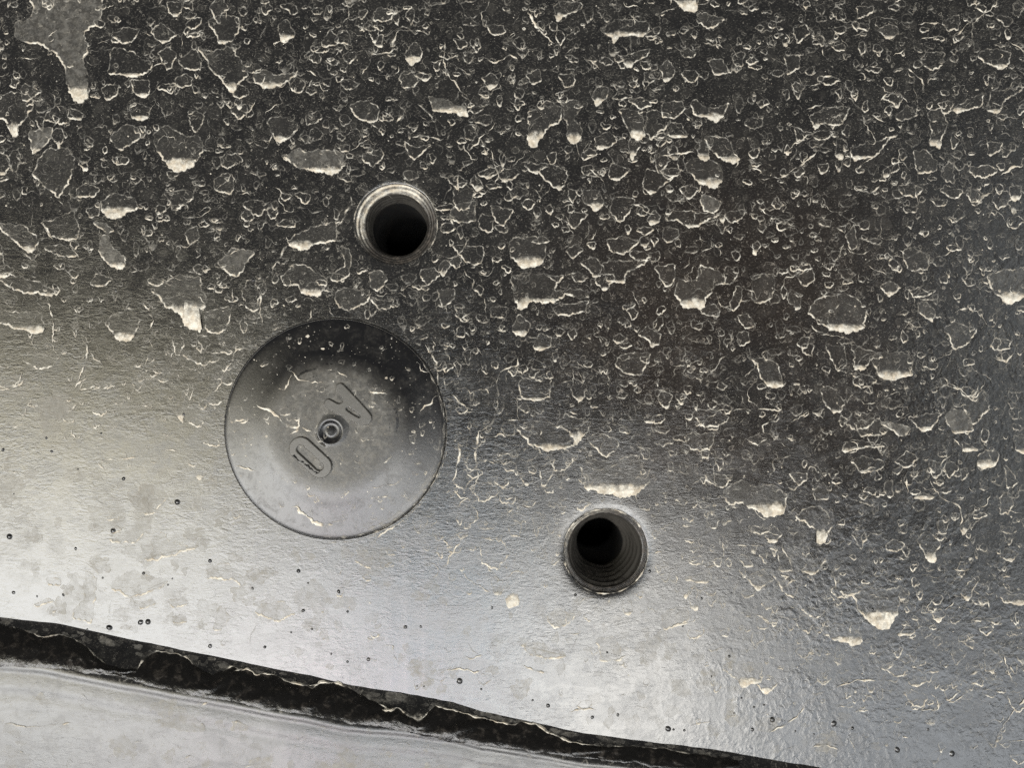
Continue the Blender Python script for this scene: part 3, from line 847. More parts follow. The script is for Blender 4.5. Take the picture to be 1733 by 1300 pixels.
def film_geo(x, y, r, cov, seed, ax=1.0):
    """a thin dried puddle: a ragged round patch a little denser at its edge"""
    rg = np.random.default_rng(seed)
    M = int(np.clip(r * 3, 18, 60))
    th = np.linspace(0, 2 * math.pi, M, endpoint=False)
    rr = r * (1 + pnoise(th, ((2, .16), (3, .12), (5, .10), (8, .07), (13, .04)), seed) + rg.normal(0, .02, M))
    rr = np.clip(rr, 0.35 * r, 1.8 * r)
    P, C = [np.array([[x, y]])], [np.array([cov * .8])]
    edge = cov * (1.0 + 0.9 * np.clip(pnoise(th, ((2, .4), (5, .4)), seed + 1), -.3, 1))
    for f, c in ((.55, cov * .85), (.9, cov), (.965, edge), (1.0, 0 * th)):
        P.append(np.stack([x + ax * rr * f * np.cos(th), y + rr * f * np.sin(th) / ax], 1))
        C.append(np.broadcast_to(c, (M,)))
    F = [(0, 1 + q, 1 + (q + 1) % M) for q in range(M)]
    for k in range(3):
        a, b = 1 + k * M, 1 + (k + 1) * M
        F += [(a + q, b + q, b + (q + 1) % M, a + (q + 1) % M) for q in range(M)]
    P = np.concatenate(P)
    return P, np.concatenate(C), np.zeros(len(P)), F


def place(P, H, lift):
    x, z = px2w(P)
    y = surf_y(x, z) - H - lift - np.random.default_rng(len(P)).uniform(0, 0.0015 * MM, len(P))
    return np.stack([x, y, z], 1)


def make_splash(poly, level, film, seed, parent, name='mud_splash', lift=None, jag=1.0, filmk=0.30):
    P, C, H, F = splash_geo(poly, level, film, seed, jag, filmk=filmk)
    lift = (0.014 + 0.0008 * (seed % 30)) * MM if lift is None else lift
    return meshobj(name, place(P, H, lift), F, M_MUD, parent, cov=C)


def ribbon_geo(pts, seed, width=1.5, strength=0.8, wig=2.2, closed=False):
    P = np.array(pts, float)
    if closed:
        P = np.concatenate([P, P[:1]])
    seg = np.hypot(*np.diff(P, axis=0).T)
    s = np.concatenate([[0], np.cumsum(seg)])
    n = max(4, int(s[-1] / 2.2))
    q = np.linspace(0, s[-1], n)
    x = np.interp(q, s, P[:, 0])
    y = np.interp(q, s, P[:, 1])
    if not closed and len(P) > 2:
        for _ in range(3):
            x[1:-1] = 0.25 * x[:-2] + 0.5 * x[1:-1] + 0.25 * x[2:]
            y[1:-1] = 0.25 * y[:-2] + 0.5 * y[1:-1] + 0.25 * y[2:]
    tx, ty = np.gradient(x), np.gradient(y)
    L = np.hypot(tx, ty) + 1e-9
    nx, ny = -ty / L, tx / L
    wv = wig * (vnoise1(q / 13, seed) * 0.9 + vnoise1(q / 5.5, seed + 1) * 0.6 + vnoise1(q / 2.6, seed + 2) * 0.28)
    x, y = x + nx * wv, y + ny * wv
    w = width * (0.65 + 0.75 * np.clip(vnoise1(q / 9, seed + 3), -0.6, 1) + 0.25 * vnoise1(q / 3, seed + 6))
    st = strength * np.clip(0.62 + 0.65 * vnoise1(q / 12, seed + 4) + 0.2 * vnoise1(q / 4, seed + 7), 0.06, 1)
    if not closed:
        taper = np.clip(np.minimum(q, s[-1] - q) / 9, 0.25, 1)
        w, st = w * taper, st * np.clip(taper + 0.2, 0, 1)
    w = np.maximum(w, 0.35)
    V, C, H = [], [], []
    for off, cf, h in ((-1.5, 0, 0), (-0.7, 1, .05), (0.0, 1, .09), (0.7, 1, .05), (1.5, 0, 0)):
        V.append(np.stack([x + nx * w * off * .5, y + ny * w * off * .5], 1))
        C.append(st * cf)
        H.append(np.full(n, h * MM) * np.clip(w / 1.5, .5, 2))
    F = []
    for k in range(4):
        for i in range(n - 1):
            a, b = k * n + i, (k + 1) * n + i
            F.append((a, a + 1, b + 1, b))
    return np.concatenate(V), np.concatenate(C), np.concatenate(H), F


def make_line(pts, seed, parent, width=1.5, strength=0.85, wig=2.2, name='mud_tide_line', closed=False):
    P, C, H, F = ribbon_geo(pts, seed, width, strength, wig, closed)
    return meshobj(name, place(P, H, (0.074 + 0.0007 * (seed % 20)) * MM), F, M_MUD, parent, cov=C)


def topx(tile, flat):
    ox, oy = TILES[tile]
    a = np.array(flat, float).reshape(-1, 2)
    return np.stack([ox + a[:, 0] / SC, oy + a[:, 1] / SC], 1)


seed = 100
placed = []                         # (x, y, radius) of splashes, to spread the small ones between them
n_big = 0
for tile, items in SPLASHES.items():
    for flat, level, film in items:
        P = topx(tile, flat)
        lv = TILES[tile][1] + level / SC if level else 0
        seed += 1
        make_splash(P, lv, film, seed, sheet, filmk=0.6 if tile in ('B5', 'B1', 'B6', 'B7') else (0.42 if film > 0.32 else 0.23))
        n_big += 1
        placed.append((P[:, 0].mean(), P[:, 1].mean(), 0.25 * (np.ptp(P[:, 0]) + np.ptp(P[:, 1]))))
for tile, items in LINES.items():
    for flat in items:
        seed += 1
        P = topx(tile, flat)
        make_line(P, seed, sheet, width=random.uniform(2.0, 3.0), strength=random.uniform(1.0, 1.3))
for tile, items in FLANGE_LINES.items():
    for flat in items:
        seed += 1
        make_line(topx(tile, flat), seed, flange, width=2.0, strength=0.9)

# small splashes between the large ones: the biggest of them one by one, the rest as one layer
arr = np.array(placed)


def blocked(x, y, r):
    for hx, hy, hr in (HOLE_UP, HOLE_LOW):
        if math.hypot(x - hx, y - hy) < hr + r + 5:
            return True
    d = math.hypot(x - PLUG[0], y - PLUG[1])
    if PLUG_R - r - 3 < d < PLUG_R + r + 4:
        return True
    if d < PLUG_R and r > 6:
        return True
    sy = np.interp(x, [a for a, b in SEAM_PX], [b for a, b in SEAM_PX])
    return y > sy - r - 6


def dens(x, y):
    g = float(grime(np.array([x]), np.array([y]))[0])
    return max(0.0, (g - 0.2) / 0.8) ** 1.3


def random_poly(x, y, r):
    k = random.randint(6, 9)
    ax = random.uniform(0.75, 1.5)
    pts = []
    for i in range(k):
        a = 2 * math.pi * (i + random.uniform(-.25, .25)) / k
        rr = r * random.uniform(0.55, 1.3)
        dx, dy = math.cos(a) * rr * ax, math.sin(a) * rr / ax
        if dy > 0:
            dx *= 1 - 0.35 * dy / r
            dy *= 1.15
        pts.append((x + dx, y + dy))
    return pts


small = []
tries = 0
while len(small) < 5200 and tries < 60000:
    tries += 1
    x, y = random.uniform(-380, 2110), random.uniform(-280, 1300)
    r = min(26, 2.2 + random.lognormvariate(1.45, 0.64))
    if random.random() > dens(x, y) + 0.03 or blocked(x, y, r):
        continue
    d = np.hypot(arr[:, 0] - x, arr[:, 1] - y)
    if (d < arr[:, 2] * 0.75 + r * 0.6).any():
        if r > 5 or random.random() < 0.6:
            continue
    if r > 7:
        if any(math.hypot(a - x, b - y) < (c + r) * 0.52 for a, b, c in small if c > 7):
            continue
    small.append((x, y, r))
small.sort(key=lambda q: -q[2])
inframe = [q for q in small if -5 < q[0] < 1738 and -5 < q[1] < 1300]
singles = set(inframe[:max(0, 298 - n_big)])
SV, SCV, SF = [], [], []
base = 0
for (x, y, r) in small:
    seed += 1
    poly = random_poly(x, y, r)
    lv = y + r * random.uniform(0.45, 1.0) if random.random() < 0.34 else 0
    film = random.choice((.03, .05, .07, .1, .14))
    if (x, y, r) in singles:
        make_splash(poly, lv, film, seed, sheet, jag=1.4)
        continue
    P, C, H, F = splash_geo(poly, lv, film if r > 8 else 0.0, seed, 1.25, 2.0 if r < 9 else 2.4)
    SV.append(place(P, H, (0.043 + 0.0006 * (seed % 40)) * MM))
    SCV.append(C * random.choice((.35, .5, .65, .8, 1.0, 1.15)))
    SF.extend(tuple(base + i for i in f) for f in F)
    base += len(P)
# short broken tide lines and crumbs
cnt = 0
while cnt < 2100:
    x, y = random.uniform(-300, 2030), random.uniform(-220, 1290)
    if random.random() > dens(x, y) + 0.10 or blocked(x, y, 14):
        continue
    cnt += 1
    seed += 1
    a = random.uniform(0, math.pi) if random.random() < .5 else random.gauss(0, .35)
    pts = [(x, y)]
    for _ in range(random.choice((2, 3, 3, 4, 5, 6, 8))):
        a += random.gauss(0, .75)
        st = random.uniform(4, 12)
        pts.append((pts[-1][0] + st * math.cos(a), pts[-1][1] + st * math.sin(a)))
    P, C, H, F = ribbon_geo(pts, seed, random.uniform(1.1, 2.2), random.choice((.35, .5, .7, .9, 1.2)), 2.4)
    SV.append(place(P, H, 0.072 * MM))
    SCV.append(C * random.choice((.4, .6, .8, 1.0)))
    SF.extend(tuple(base + i for i in f) for f in F)
    base += len(P)
cnt = 0
while cnt < 5200:
    x, y = random.uniform(-300, 2030), random.uniform(-220, 1290)
    if random.random() > dens(x, y) + 0.08 or blocked(x, y, 2):
        continue
    cnt += 1
    r = min(3.2, random.lognormvariate(-0.35, 0.5))
    a0 = random.uniform(0, 6)
    el = random.uniform(.5, 1)
    tlt = random.gauss(0.5, .5)
    P = [(x, y)]
    for i in range(5):
        a = a0 + i * 1.2566
        rr = r * random.uniform(.6, 1.3)
        u, v = rr * math.cos(a), rr * math.sin(a) * el
        P.append((x + u * math.cos(tlt) - v * math.sin(tlt), y + u * math.sin(tlt) + v * math.cos(tlt)))
    P = np.array(P)
    SV.append(place(P, np.array([r * .04] + [0] * 5) * MM, 0.02 * MM))
    SCV.append(np.full(6, random.choice((.25, .4, .55, .8))))
    SF.extend((base, base + 1 + i, base + 1 + (i + 1) % 5) for i in range(5))
    base += 6
cnt = 0
while cnt < 330:
    x, y = random.uniform(-300, 1500), random.uniform(640, 1290)
    r = min(30, 3 + random.lognormvariate(1.7, 0.7))
    if dens(x, y) > 0.35 or blocked(x, y, r):
        continue
    cnt += 1
    seed += 1
    P, C, H, F = film_geo(x, y, r, random.uniform(.09, .30), seed, random.uniform(.8, 1.35))
    SV.append(place(P, H * 0.3, (0.043 + 0.0006 * (seed % 40)) * MM))
    SCV.append(C)
    SF.extend(tuple(base + i for i in f) for f in F)
    base += len(P)
specks = meshobj('mud_specks', np.concatenate(SV), SF, M_MUD, sheet, cov=np.concatenate(SCV))
specks['kind'] = 'stuff'

# ------------------------------------------------------------------ paint nibs: small beads cured into the paint
NIBS = {'B5': [60,32, 490,110, 88,395, 410,410, 708,622, 565,635, 910,588, 958,585, 1360,742, 930,270, 1115,305, 1358,188, 1635,368, 665,300, 1088,345, 240,420],
        'B1': [20,465, 655,358, 800,652, 1148,803, 733,990, 62,1027, 490,1105, 1360,1185, 930,1265, 1190,235, 300,388, 335,475, 90,750, 505,590],
        'B6': [288,332, 548,465, 375,708, 980,695, 1080,692, 318,588, 605,595, 240,730, 1330,1045, 1470,1098, 70,825, 1055,1078, 1100,1080, 500,870, 605,920, 740,905, 1540,570, 350,410],
        'B7': [915,105, 1252,280, 1130,460, 158,940, 258,975, 545,1050, 710,1035, 1035,1125, 1070,1130, 1140,1135, 1460,1022, 1590,985, 1655,970, 1580,1130, 1705,1065, 1510,925, 1315,785, 1430,655, 435,258, 640,630],
        'B8': [92,990, 240,1065, 360,1085, 490,1015, 900,1185, 1255,1210, 610,85, 585,280, 740,275, 1100,1055, 610,1045],
        'T5': [748,655, 1640,590]}
nib_v, nib_f = [], []
S = 12
for k, ang in enumerate((90, 62, 35, 10, 0)):
    rr, hh = math.cos(math.radians(ang)), math.sin(math.radians(ang))
    if k == 4:
        rr, hh = 1.35, -0.05
    if k == 0:
        nib_v.append((0, -1, 0))
        continue
    for q in range(S):
        a = 2 * math.pi * q / S
        nib_v.append((rr * math.cos(a), -hh, rr * math.sin(a)))
for q in range(S):
    nib_f.append((0, 1 + q, 1 + (q + 1) % S))
for k in range(3):
    for q in range(S):
        a, b = 1 + k * S, 1 + (k + 1) * S
        nib_f.append((a + q, b + q, b + (q + 1) % S, a + (q + 1) % S))
nib0 = None
BIG = {(1148, 803), (708, 622), (910, 588), (733, 990), (62, 1027), (900, 1185), (92, 990), (490, 1015), (1330, 1045), (1035, 1125), (958, 585), (1255, 1210)}
for tile, flat in NIBS.items():
    a = np.array(flat).reshape(-1, 2)
    for zx, zy in a:
        P = topx(tile, [zx, zy])
        x, z = px2w(P)
        y = surf_y(x, z)
        r = (4.1 if (zx, zy) in BIG else random.uniform(1.3, 2.7)) * PX
        if nib0 is None:
            nib0 = meshobj('paint_nib', nib_v, nib_f, M_NIB, sheet)
            o = nib0
        else:
            o = nib0.copy()
            link(o, sheet)
        o.location = (x[0], y[0], z[0])
        o.scale = (r * random.uniform(.75, 1.15), r * random.uniform(.4, .75), r * random.uniform(.8, 1.15))
        o.rotation_euler = (0, random.uniform(0, 3), 0)

# ------------------------------------------------------------------ rubber plug
plug = empty('rubber_plug', (PCX, 0, PCZ))
tag(plug, 'round dusty black rubber plug embossed with A and 0, pressed into the panel', 'plug')


def lathe(name, prof, mat, parent, seg=96, jitter=0.0, loc=(0, 0)):
    """prof: list of (radius, y) in metres about an axis along Y at parent origin + loc"""
    V, F = [], []
    for i, (r, y) in enumerate(prof):
        for q in range(seg):
            a = 2 * math.pi * q / seg
            V.append((loc[0] + r * math.cos(a), y, loc[1] + r * math.sin(a)))
    for i in range(len(prof) - 1):
        for q in range(seg):
            a, b = i * seg, (i + 1) * seg
            F.append((a + q, a + (q + 1) % seg, b + (q + 1) % seg, b + q))
    return meshobj(name, V, F, mat, parent)


NUB = (563.5 - PLUG[0], -(729.5 - PLUG[1]))     # the moulding gate sits just off the middle
prof = []
for r in np.concatenate([np.arange(22, 110, 4), np.arange(110, 150, 2), np.arange(150, 183, 3), [183, 184.5, 185.5, 186.3, 187, 187.4]]):
    prof.append((r * PX, float(-plug_h(r * PX))))
prof.append((187.4 * PX, 0.3 * MM))
# inner edge eased to the off-centre gate
V, F = [], []
seg = 120
inner = [(7.5, 0.30), (9.0, 0.34), (12.5, 0.33), (15.5, 0.22), (17.5, 0.06), (19.5, -0.04), (22.0, -0.03), (25.0, 0.0)]
rows = []
for r, dy in inner:
    rows.append([(NUB[0] * PX + r * PX * math.cos(a), -1.75 * MM + dy * MM, NUB[1] * PX + r * PX * math.sin(a)) for a in np.linspace(0, 2 * math.pi, seg, endpoint=False)])
for r, y in prof:
    if r < 30 * PX:
        continue
    rows.append([(r * math.cos(a), y, r * math.sin(a)) for a in np.linspace(0, 2 * math.pi, seg, endpoint=False)])
for row in rows:
    V.extend(row)
for i in range(len(rows) - 1):
    for q in range(seg):
        a, b = i * seg, (i + 1) * seg
        F.append((a + q, a + (q + 1) % seg, b + (q + 1) % seg, b + q))
cap = meshobj('cap', V, F, M_RUBBER, plug)
# gate nipple in the middle of the dimple
lathe('gate_nipple', [(r * PX, (-1.75 + d) * MM) for r, d in ((0.01, -0.10), (2.5, -0.07), (4.6, 0.02), (6.0, 0.13), (6.8, 0.23), (7.8, 0.33))], M_RUBBER_GAP, plug, 32, loc=(NUB[0] * PX, NUB[1] * PX))
# dark ring painting the shadow gap round the cap
lathe('shadow_gap_ring', [(186.8 * PX, -0.30 * MM), (188.0 * PX, -0.20 * MM), (188.9 * PX, 0.10 * MM)], M_RUBBER_GAP, plug, 120)


def raised(name, loops, height, mat, parent):
    """flat lettering with eased edges, standing proud of the cap; loops in photo px"""
    cu = bpy.data.curves.new(name, 'CURVE')
    cu.dimensions = '2D'
    cu.fill_mode = 'BOTH'
    cu.extrude = height * 0.5
    cu.bevel_depth = 0.15 * MM
    cu.bevel_resolution = 2
    cu.offset = -0.13 * MM
    for loop in loops:
        sp = cu.splines.new('POLY')
        sp.points.add(len(loop) - 1)
        for p, (x, y) in zip(sp.points, loop):
            p.co = ((x - PLUG[0]) * PX, -(y - PLUG[1]) * PX, 0, 1)
        sp.use_cyclic_u = True
    tmp = bpy.data.objects.new(name, cu)
    scene.collection.objects.link(tmp)
    dg = bpy.context.evaluated_depsgraph_get()
    me = bpy.data.meshes.new_from_object(tmp.evaluated_get(dg))
    bpy.data.objects.remove(tmp)
    me.materials.clear()
    me.materials.append(mat)
    me.name = name
    R = Matrix.Rotation(math.radians(90), 4, 'X')
    me.transform(Matrix.Translation((0, -1.75 * MM, 0)) @ R)
    o = bpy.data.objects.new(name, me)
    return link(o, parent)


def z1(flat):
    a = np.array(flat, float).reshape(-1, 2)
    return np.stack([340 + a[:, 0] / 2.954, 500 + a[:, 1] / 2.954], 1)


def chaikin(P, n=2):
    P = np.asarray(P, float)
    for _ in range(n):
        Q = np.roll(P, -1, 0)
        P = np.stack([0.78 * P + 0.22 * Q, 0.22 * P + 0.78 * Q], 1).reshape(-1, 2)
    return P


A_out = z1([688,462, 692,445, 712,437, 730,450, 862,592, 866,618, 850,642, 822,650, 800,642, 636,560, 626,540, 640,518, 655,516, 704,546, 728,524, 692,478])
A_in = z1([736,560, 752,556, 812,598, 806,610, 796,608, 742,576])
raised('raised_letter', [chaikin(A_out), chaikin(A_in)], 0.55 * MM, M_LETTER, plug)


def capsule(cx, cy, L, W, ang, n=14):
    pts = []
    for side, a0 in ((1, -90), (-1, 90)):
        for i in range(n + 1):
            a = math.radians(a0 + 180 * i / n)
            u, v = side * (L / 2 - W / 2) + W / 2 * math.cos(a), W / 2 * math.sin(a)
            pts.append((cx + u * math.cos(ang) - v * math.sin(ang), cy + u * math.sin(ang) + v * math.cos(ang)))
    return pts


ang0 = math.atan2(115, 125)
zc = z1([562, 806])[0]
digit = raised('raised_digit', [capsule(zc[0], zc[1], 83, 39, ang0), capsule(zc[0] - 0.5, zc[1] + 0.5, 56, 14, ang0)], 0.55 * MM, M_LETTER, plug)
# thin dust settled on the flat of the plug
V, F, C = [], [], []
for i, (r, cv) in enumerate(((26, .20), (45, .21), (65, .215), (85, .21), (98, .18), (108, .11), (118, .04), (130, .0))):
    for q in range(96):
        a = 2 * math.pi * q / 96
        rr_ = r * (1 + 0.035 * math.sin(3 * a + 1) + 0.02 * math.sin(7 * a))
        x, z = rr_ * PX * math.cos(a), rr_ * PX * math.sin(a)
        V.append((x, -float(plug_h(rr_ * PX)) - 0.012 * MM, z))
        C.append(cv)
for i in range(7):
    for q in range(96):
        F.append((i * 96 + q, i * 96 + (q + 1) % 96, (i + 1) * 96 + (q + 1) % 96, (i + 1) * 96 + q))
meshobj('dust_film', V, F, M_MUD, cap, cov=C)
# torn moulding flash along the lower side of the digit
fv = []
zz = z1([480,795, 500,815, 530,830, 552,850, 575,870, 600,882, 612,870])
for k in range(len(zz) - 1):
    for j in range(3):
        t = j / 3
        fv.append(zz[k] * (1 - t) + zz[k + 1] * t)
fv = np.array(fv)
rr = np.random.default_rng(3)
V, F = [], []
n_ = len(fv)
for off, h in ((-2.6, 0.0), (-0.4, 0.26), (1.6, 0.0)):
    for i, p in enumerate(fv):
        jx, jy = rr.normal(0, 0.9, 2)
        q = p + np.array([-0.677, 0.735]) * off + np.array([jx, jy])
        V.append(((q[0] - PLUG[0]) * PX, -(1.74 + 0.34 + h * rr.uniform(.3, 1.4)) * MM if h else -2.06 * MM, -(q[1] - PLUG[1]) * PX))
for k in range(2):
    for i in range(n_ - 1):
        F.append((k * n_ + i, k * n_ + i + 1, (k + 1) * n_ + i + 1, (k + 1) * n_ + i))
meshobj('moulding_flash', V, F, M_RUBBER_GAP, digit, smooth=False)


def rebase(o, root):
    """meshes made in world space, hung under a moved root"""
    o.data.transform(Matrix.Translation((-root.location.x, 0, -root.location.z)))


for flat in PLUG_LINES:
    seed += 1
    rebase(make_line(z1(flat), seed, plug, width=random.uniform(2.0, 3.2), strength=1.6, wig=2.2), plug)
for flat, level, film in PLUG_SPLASHES:
    seed += 1
    rebase(make_splash(z1(flat), 500 + level / 2.954 if level else 0, film, seed, plug), plug)
for flat, w in (([455,1062, 480,1050, 505,1080], 5), ([470,1065, 530,1100, 575,1138, 660,1146], 5), ([570,1146, 650,1152], 5), ([700,1128, 725,1118, 755,1125], 6), ([640,1140, 700,1120], 3), ([440,700, 470,690, 500,655], 3)):
    seed += 1
    rebase(make_line(z1(flat), seed, plug, width=w, strength=1.9, wig=2.4, name='mud_streak'), plug)
for flat, st in (([626,540, 636,562, 800,646, 822,655, 850,646], .7), ([703,549, 729,526, 694,482, 686,462], .7), ([452,770, 452,740, 480,712], .7), ([455,775, 600,905, 630,905, 660,880, 672,850], .7)):  # lit edges of the letter and digit painted as pale lines
    seed += 1
    rebase(make_line(z1(flat), seed, plug, width=1.6, strength=st, wig=0.6, name='dust_and_edge_light'), plug)
# dust packed along the right-hand edge of the plug
for rad, a0, a1, w, st in ((184.5, -38, 82, 2.2, .55), (188.5, -22, 78, 2.4, .75), (192, 5, 96, 1.8, .55), (178, 0, 75, 5.0, .32), (171, 20, 80, 5.0, .2), (183, -30, 100, 4.0, .35), (189.5, 182, 300, 1.1, .35)):
    seed += 1
    pts = [(PLUG[0] + rad * math.cos(math.radians(a)), PLUG[1] + rad * math.sin(math.radians(a))) for a in np.arange(a0, a1, 2.0)]
    rebase(make_line(pts, seed, plug, width=w, strength=st, wig=0.7, name='dust_and_edge_light'), plug)
# crumbs on the plug
CV, CC, CF = [], [], []
b0 = 0
for _ in range(420):
    a, r = random.uniform(0, 6.283), PLUG_R * math.sqrt(random.random()) * 0.97
    x, y = PLUG[0] + r * math.cos(a), PLUG[1] + r * math.sin(a)
    if r < 110 and random.random() < 0.75:
        continue
    s = min(3.4, random.lognormvariate(-0.2, .6))
    P = [(x, y)] + [(x + s * random.uniform(.5, 1.4) * math.cos(i * 1.2566), y + s * random.uniform(.4, 1.0) * math.sin(i * 1.2566)) for i in range(5)]
    CV.append(place(np.array(P), np.zeros(6), 0.03 * MM))
    CC.append(np.full(6, random.choice((.12, .25, .4, .7))))
    CF.extend((b0, b0 + 1 + i, b0 + 1 + (i + 1) % 5) for i in range(5))
    b0 += 6
crumbs = meshobj('mud_specks', np.concatenate(CV), CF, M_MUD, plug, cov=np.concatenate(CC))
rebase(crumbs, plug)
crumbs['kind'] = 'stuff'


# ------------------------------------------------------------------ threaded holes
def threaded_hole(hole, chamfer, thread_r, pitch, thread_len, bore_r, label, coat=None):
    hx, hy, hr = hole
    root = empty('threaded_bushing', (fx(hx), 0, fz(hy)))
    tag(root, label, 'threaded hole')
    R = hr * PX
    prof = [(R + 0.05 * MM, 0.30 * MM)]
    n = 26
    for i in range(n + 1):
        t = i / n
        r = R - chamfer[0] * MM * t
        y = 0.22 * MM + chamfer[1] * MM * t + 0.05 * MM * math.sin(t * 19)
        prof.append((r, y))
    chamfer_ring = lathe('chamfer', prof, M_COLLAR, root, 96)
    # pale dust on the chamfer, spread to paint its lit upper-left side
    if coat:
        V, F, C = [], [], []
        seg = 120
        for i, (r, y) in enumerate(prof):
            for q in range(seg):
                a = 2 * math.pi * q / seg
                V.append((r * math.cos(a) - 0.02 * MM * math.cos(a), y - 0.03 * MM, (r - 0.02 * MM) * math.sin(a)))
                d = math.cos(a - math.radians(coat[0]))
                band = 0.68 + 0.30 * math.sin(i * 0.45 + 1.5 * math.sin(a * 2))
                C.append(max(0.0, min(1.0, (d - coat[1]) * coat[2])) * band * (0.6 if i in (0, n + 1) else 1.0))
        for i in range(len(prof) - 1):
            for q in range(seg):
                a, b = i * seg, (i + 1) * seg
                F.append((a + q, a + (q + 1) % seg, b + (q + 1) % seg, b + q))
        meshobj('dust_and_lit_side', V, F, M_MUD, chamfer_ring, cov=C)
    y0 = prof[-1][1]
    # helical thread
    seg, per = 96, 10
    rows = int(thread_len / pitch * per)
    V, F = [], []
    for i in range(rows + 1):
        y = y0 + thread_len * MM * i / rows
        for q in range(seg):
            ph = (thread_len * i / rows / pitch - q / seg) % 1.0
            tri = abs(2 * ph - 1)
            tri = min(max((tri - 0.12) / 0.76, 0), 1)
            fade = min(1, i / 5)
            r = (thread_r + (bore_r + 0.25 - thread_r) * i / rows) * MM - 0.26 * MM * (pitch / 1.25) * tri * fade * (1 + 0.35 * math.sin(3 * 2 * math.pi * q / seg + i * 0.37) * math.sin(i * 0.9)) + 0.03 * MM * math.sin(5 * 2 * math.pi * q / seg + i * 0.21)
            a = 2 * math.pi * q / seg
            V.append((r * math.cos(a), y, r * math.sin(a)))
    for i in range(rows):
        for q in range(seg):
            a, b = i * seg, (i + 1) * seg
            F.append((a + q, a + (q + 1) % seg, b + (q + 1) % seg, b + q))
    meshobj('thread', V, F, M_THREAD, root)
    y1 = y0 + thread_len * MM
    lathe('step', [(prof[-1][0] + 0.02 * MM, y0 - 0.02 * MM), (thread_r * MM - 0.02 * MM, y0 + 0.10 * MM)], M_COLLAR, root, 96)
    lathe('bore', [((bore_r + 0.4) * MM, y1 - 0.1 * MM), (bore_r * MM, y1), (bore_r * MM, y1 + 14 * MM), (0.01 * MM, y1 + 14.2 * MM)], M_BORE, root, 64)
    return root


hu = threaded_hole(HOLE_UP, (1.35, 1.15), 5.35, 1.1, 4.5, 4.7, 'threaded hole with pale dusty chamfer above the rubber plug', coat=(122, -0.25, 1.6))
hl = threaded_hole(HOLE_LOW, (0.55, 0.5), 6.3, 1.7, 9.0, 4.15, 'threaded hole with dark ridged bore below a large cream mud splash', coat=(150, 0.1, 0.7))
for root, hole, spec in ((hu, HOLE_UP, ((70.5, 150, 400, 2.2, .8), (68.5, 120, 420, 1.2, .35))), (hl, HOLE_LOW, ((72.0, 150, 372, 3.4, 1.0), (71.5, -10, 160, 2.0, 1.1), (75, 180, 350, 5.0, .25)))):
    for rad, a0, a1, w, st in spec:
        seed += 1
        pts = [(hole[0] + rad * math.cos(math.radians(a)), hole[1] + rad * math.sin(math.radians(a))) for a in np.arange(a0, a1, 4.0)]
        rebase(make_line(pts, seed, root, width=w, strength=st, wig=0.3, name='dust_and_edge_light'), root)

# ------------------------------------------------------------------ grime caked in the seam
JAG = np.concatenate([topx('B5', [-150,590, 0,600, 130,630, 270,680, 400,665, 520,710, 690,860, 790,885, 890,890, 940,810, 1010,775, 1200,800, 1280,880, 1380,930, 1460,890, 1500,868, 1560,905, 1600,885, 1660,930]),
                       topx('B6', [60,990, 150,1010, 240,1050, 300,1062, 380,1090, 430,1045, 560,1060, 700,1130, 790,1180, 840,1210, 880,1240, 930,1212, 1000,1260, 1060,1300, 1110,1270, 1170,1200, 1300,1240, 1500,1290]),
                       topx('B7', [20,1100, 80,1080, 180,1090, 270,1150, 420,1210, 600,1240, 800,1235, 1010,1250, 1100,1275, 1250,1290, 1500,1330])])
LOWER = [(-60, 1112), (0, 1124), (100, 1128), (200, 1142), (300, 1166), (430, 1193), (560, 1214), (660, 1230), (760, 1252), (850, 1263), (950, 1274), (1050, 1287), (1150, 1299), (1300, 1316)]
gx = np.arange(-50, 1250, 3.0)
top = np.interp(gx, JAG[:, 0], JAG[:, 1]) + 1.2 * vnoise1(gx / 7, 61) + 0.6 * vnoise1(gx / 2.5, 62)
bot = np.interp(gx, [a for a, b in LOWER], [b for a, b in LOWER]) + 2.5 * vnoise1(gx / 18, 63) + 1.0 * vnoise1(gx / 6, 64) + 4
top = np.minimum(top, bot - 3)
V, F = [], []
rowsn = 12
for k in range(rowsn + 1):
    t = k / rowsn
    P = np.stack([gx, top * (1 - t) + bot * t], 1)
    x, z = px2w(P)
    lump = (0.5 + 0.5 * vnoise1(gx / 26 + 0.35 * k, 70)) * 0.55 * math.sin(math.pi * min(1, t * 1.1)) + (0.5 + 0.5 * vnoise1(gx / 7 + 31 * k, 71)) * 0.20 + (0.5 + 0.5 * vnoise1(gx / 3.3 + 57 * k, 72)) * 0.07
    edge = min(1, t / 0.12) * min(1, (1 - t) / 0.10)
    y = surf_y(x, z) - (0.03 + lump * edge) * MM
    V.append(np.stack([x, y, z], 1))
V = np.concatenate(V)
m_ = len(gx)
for k in range(rowsn):
    for i in range(m_ - 1):
        a, b = k * m_ + i, (k + 1) * m_ + i
        F.append((a, b, b + 1, a + 1))
gr = meshobj('seam_grime', V, F, M_GRIME)
tag(gr, 'black caked grime with a cream crusted edge lying along the seam', 'grime')
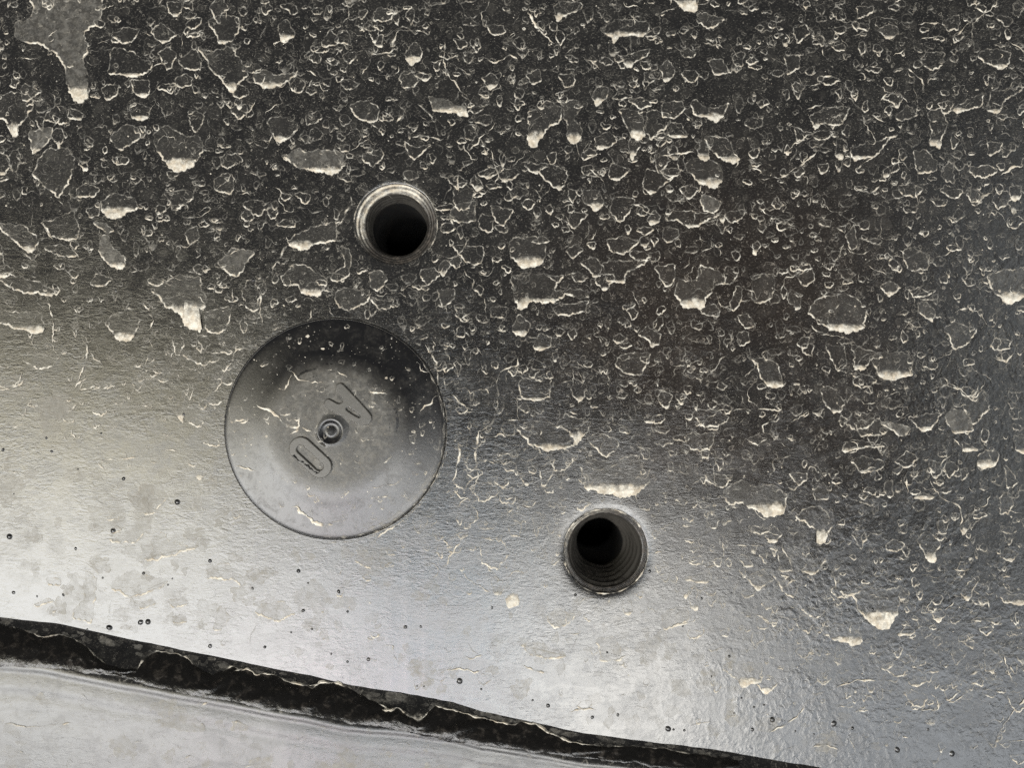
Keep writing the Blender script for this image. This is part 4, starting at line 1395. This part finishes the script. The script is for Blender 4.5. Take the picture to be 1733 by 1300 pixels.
# cream crust along the ragged upper edge, in the stretches where it shows
for a, b, w, st in ((40, 182, 2.2, .5), (232, 336, 2.6, .9), (380, 470, 3.0, 1.0), (470, 600, 2.6, 1.0), (640, 735, 3.6, 1.0), (735, 880, 2.6, 1.0), (880, 1020, 2.4, .9), (1020, 1170, 2.0, .6)):
    s_ = (gx >= a) & (gx <= b)
    seed += 1
    P, C, H, F2 = ribbon_geo(np.stack([gx[s_], top[s_] - 0.5], 1), seed, w * 1.35, st * 1.3, 0.8)
    meshobj('mud_crust', place(P, H, 0.10 * MM), F2, M_MUD, gr, cov=C)
for pts, w in (([638,1194, 650,1201, 662,1199, 674,1196, 688,1206], 6.5), ([690,1210, 706,1214, 722,1207], 11), ([716,1208, 734,1194], 4), ([516,1160, 532,1160, 546,1154], 6.5), ([396,1136, 412,1131, 425,1138], 3)):
    seed += 1
    P, C, H, F2 = ribbon_geo(np.array(pts, float).reshape(-1, 2), seed, w, 1.3, 1.2)
    meshobj('mud_crust', place(P, H, 0.25 * MM), F2, M_MUD, gr, cov=C)
# washed-down dirt films on the flange
FV, FC, FF = [], [], []
b0 = 0
for _ in range(120):
    x = random.uniform(-150, 1150)
    y = np.interp(x, [a for a, b in LOWER], [b for a, b in LOWER]) + random.uniform(35, 260)
    r = min(26, 3 + random.lognormvariate(1.8, .7))
    seed += 1
    P, C, H, F2 = film_geo(x, y, r, random.uniform(.1, .35), seed, random.uniform(.8, 1.5))
    FV.append(place(P, H * 0.3, (0.05 + 0.0006 * (seed % 40)) * MM))
    FC.append(C)
    FF.extend(tuple(b0 + i for i in f) for f in F2)
    b0 += len(P)
for _ in range(110):
    x = random.uniform(-150, 1150)
    y = np.interp(x, [a for a, b in LOWER], [b for a, b in LOWER]) + random.uniform(10, 260)
    seed += 1
    a = random.gauss(.1, .5)
    L = random.uniform(5, 26)
    P, C, H, F2 = ribbon_geo([(x, y), (x + L * .5 * math.cos(a), y + L * .5 * math.sin(a)), (x + L * math.cos(a), y + L * math.sin(a) + 3)], seed, random.uniform(1.2, 3), random.uniform(.3, 1.1), 1.8)
    FV.append(place(P, H, 0.09 * MM))
    FC.append(C)
    FF.extend(tuple(b0 + i for i in f) for f in F2)
    b0 += len(P)
for _ in range(150):                   # dirt on the sloping face under the seam
    x = random.uniform(-50, 1250)
    sy = np.interp(x, [a for a, b in SEAM_PX], [b for a, b in SEAM_PX])
    y = sy + random.uniform(5, 26) * (1 - 0.4 * x / 1250)
    seed += 1
    P, C, H, F2 = film_geo(x, y, random.uniform(2, 7), random.uniform(.05, .25), seed, 1.3)
    P[:, 0] = x + (P[:, 0] - x) * 1.3
    P[:, 1] += (P[:, 0] - x) * 0.18
    FV.append(place(P, H * 0.3, 0.06 * MM))
    FC.append(C)
    FF.extend(tuple(b0 + i for i in f) for f in F2)
    b0 += len(P)
films = meshobj('mud_specks', np.concatenate(FV), FF, M_MUD, flange, cov=np.concatenate(FC))
films['kind'] = 'stuff'
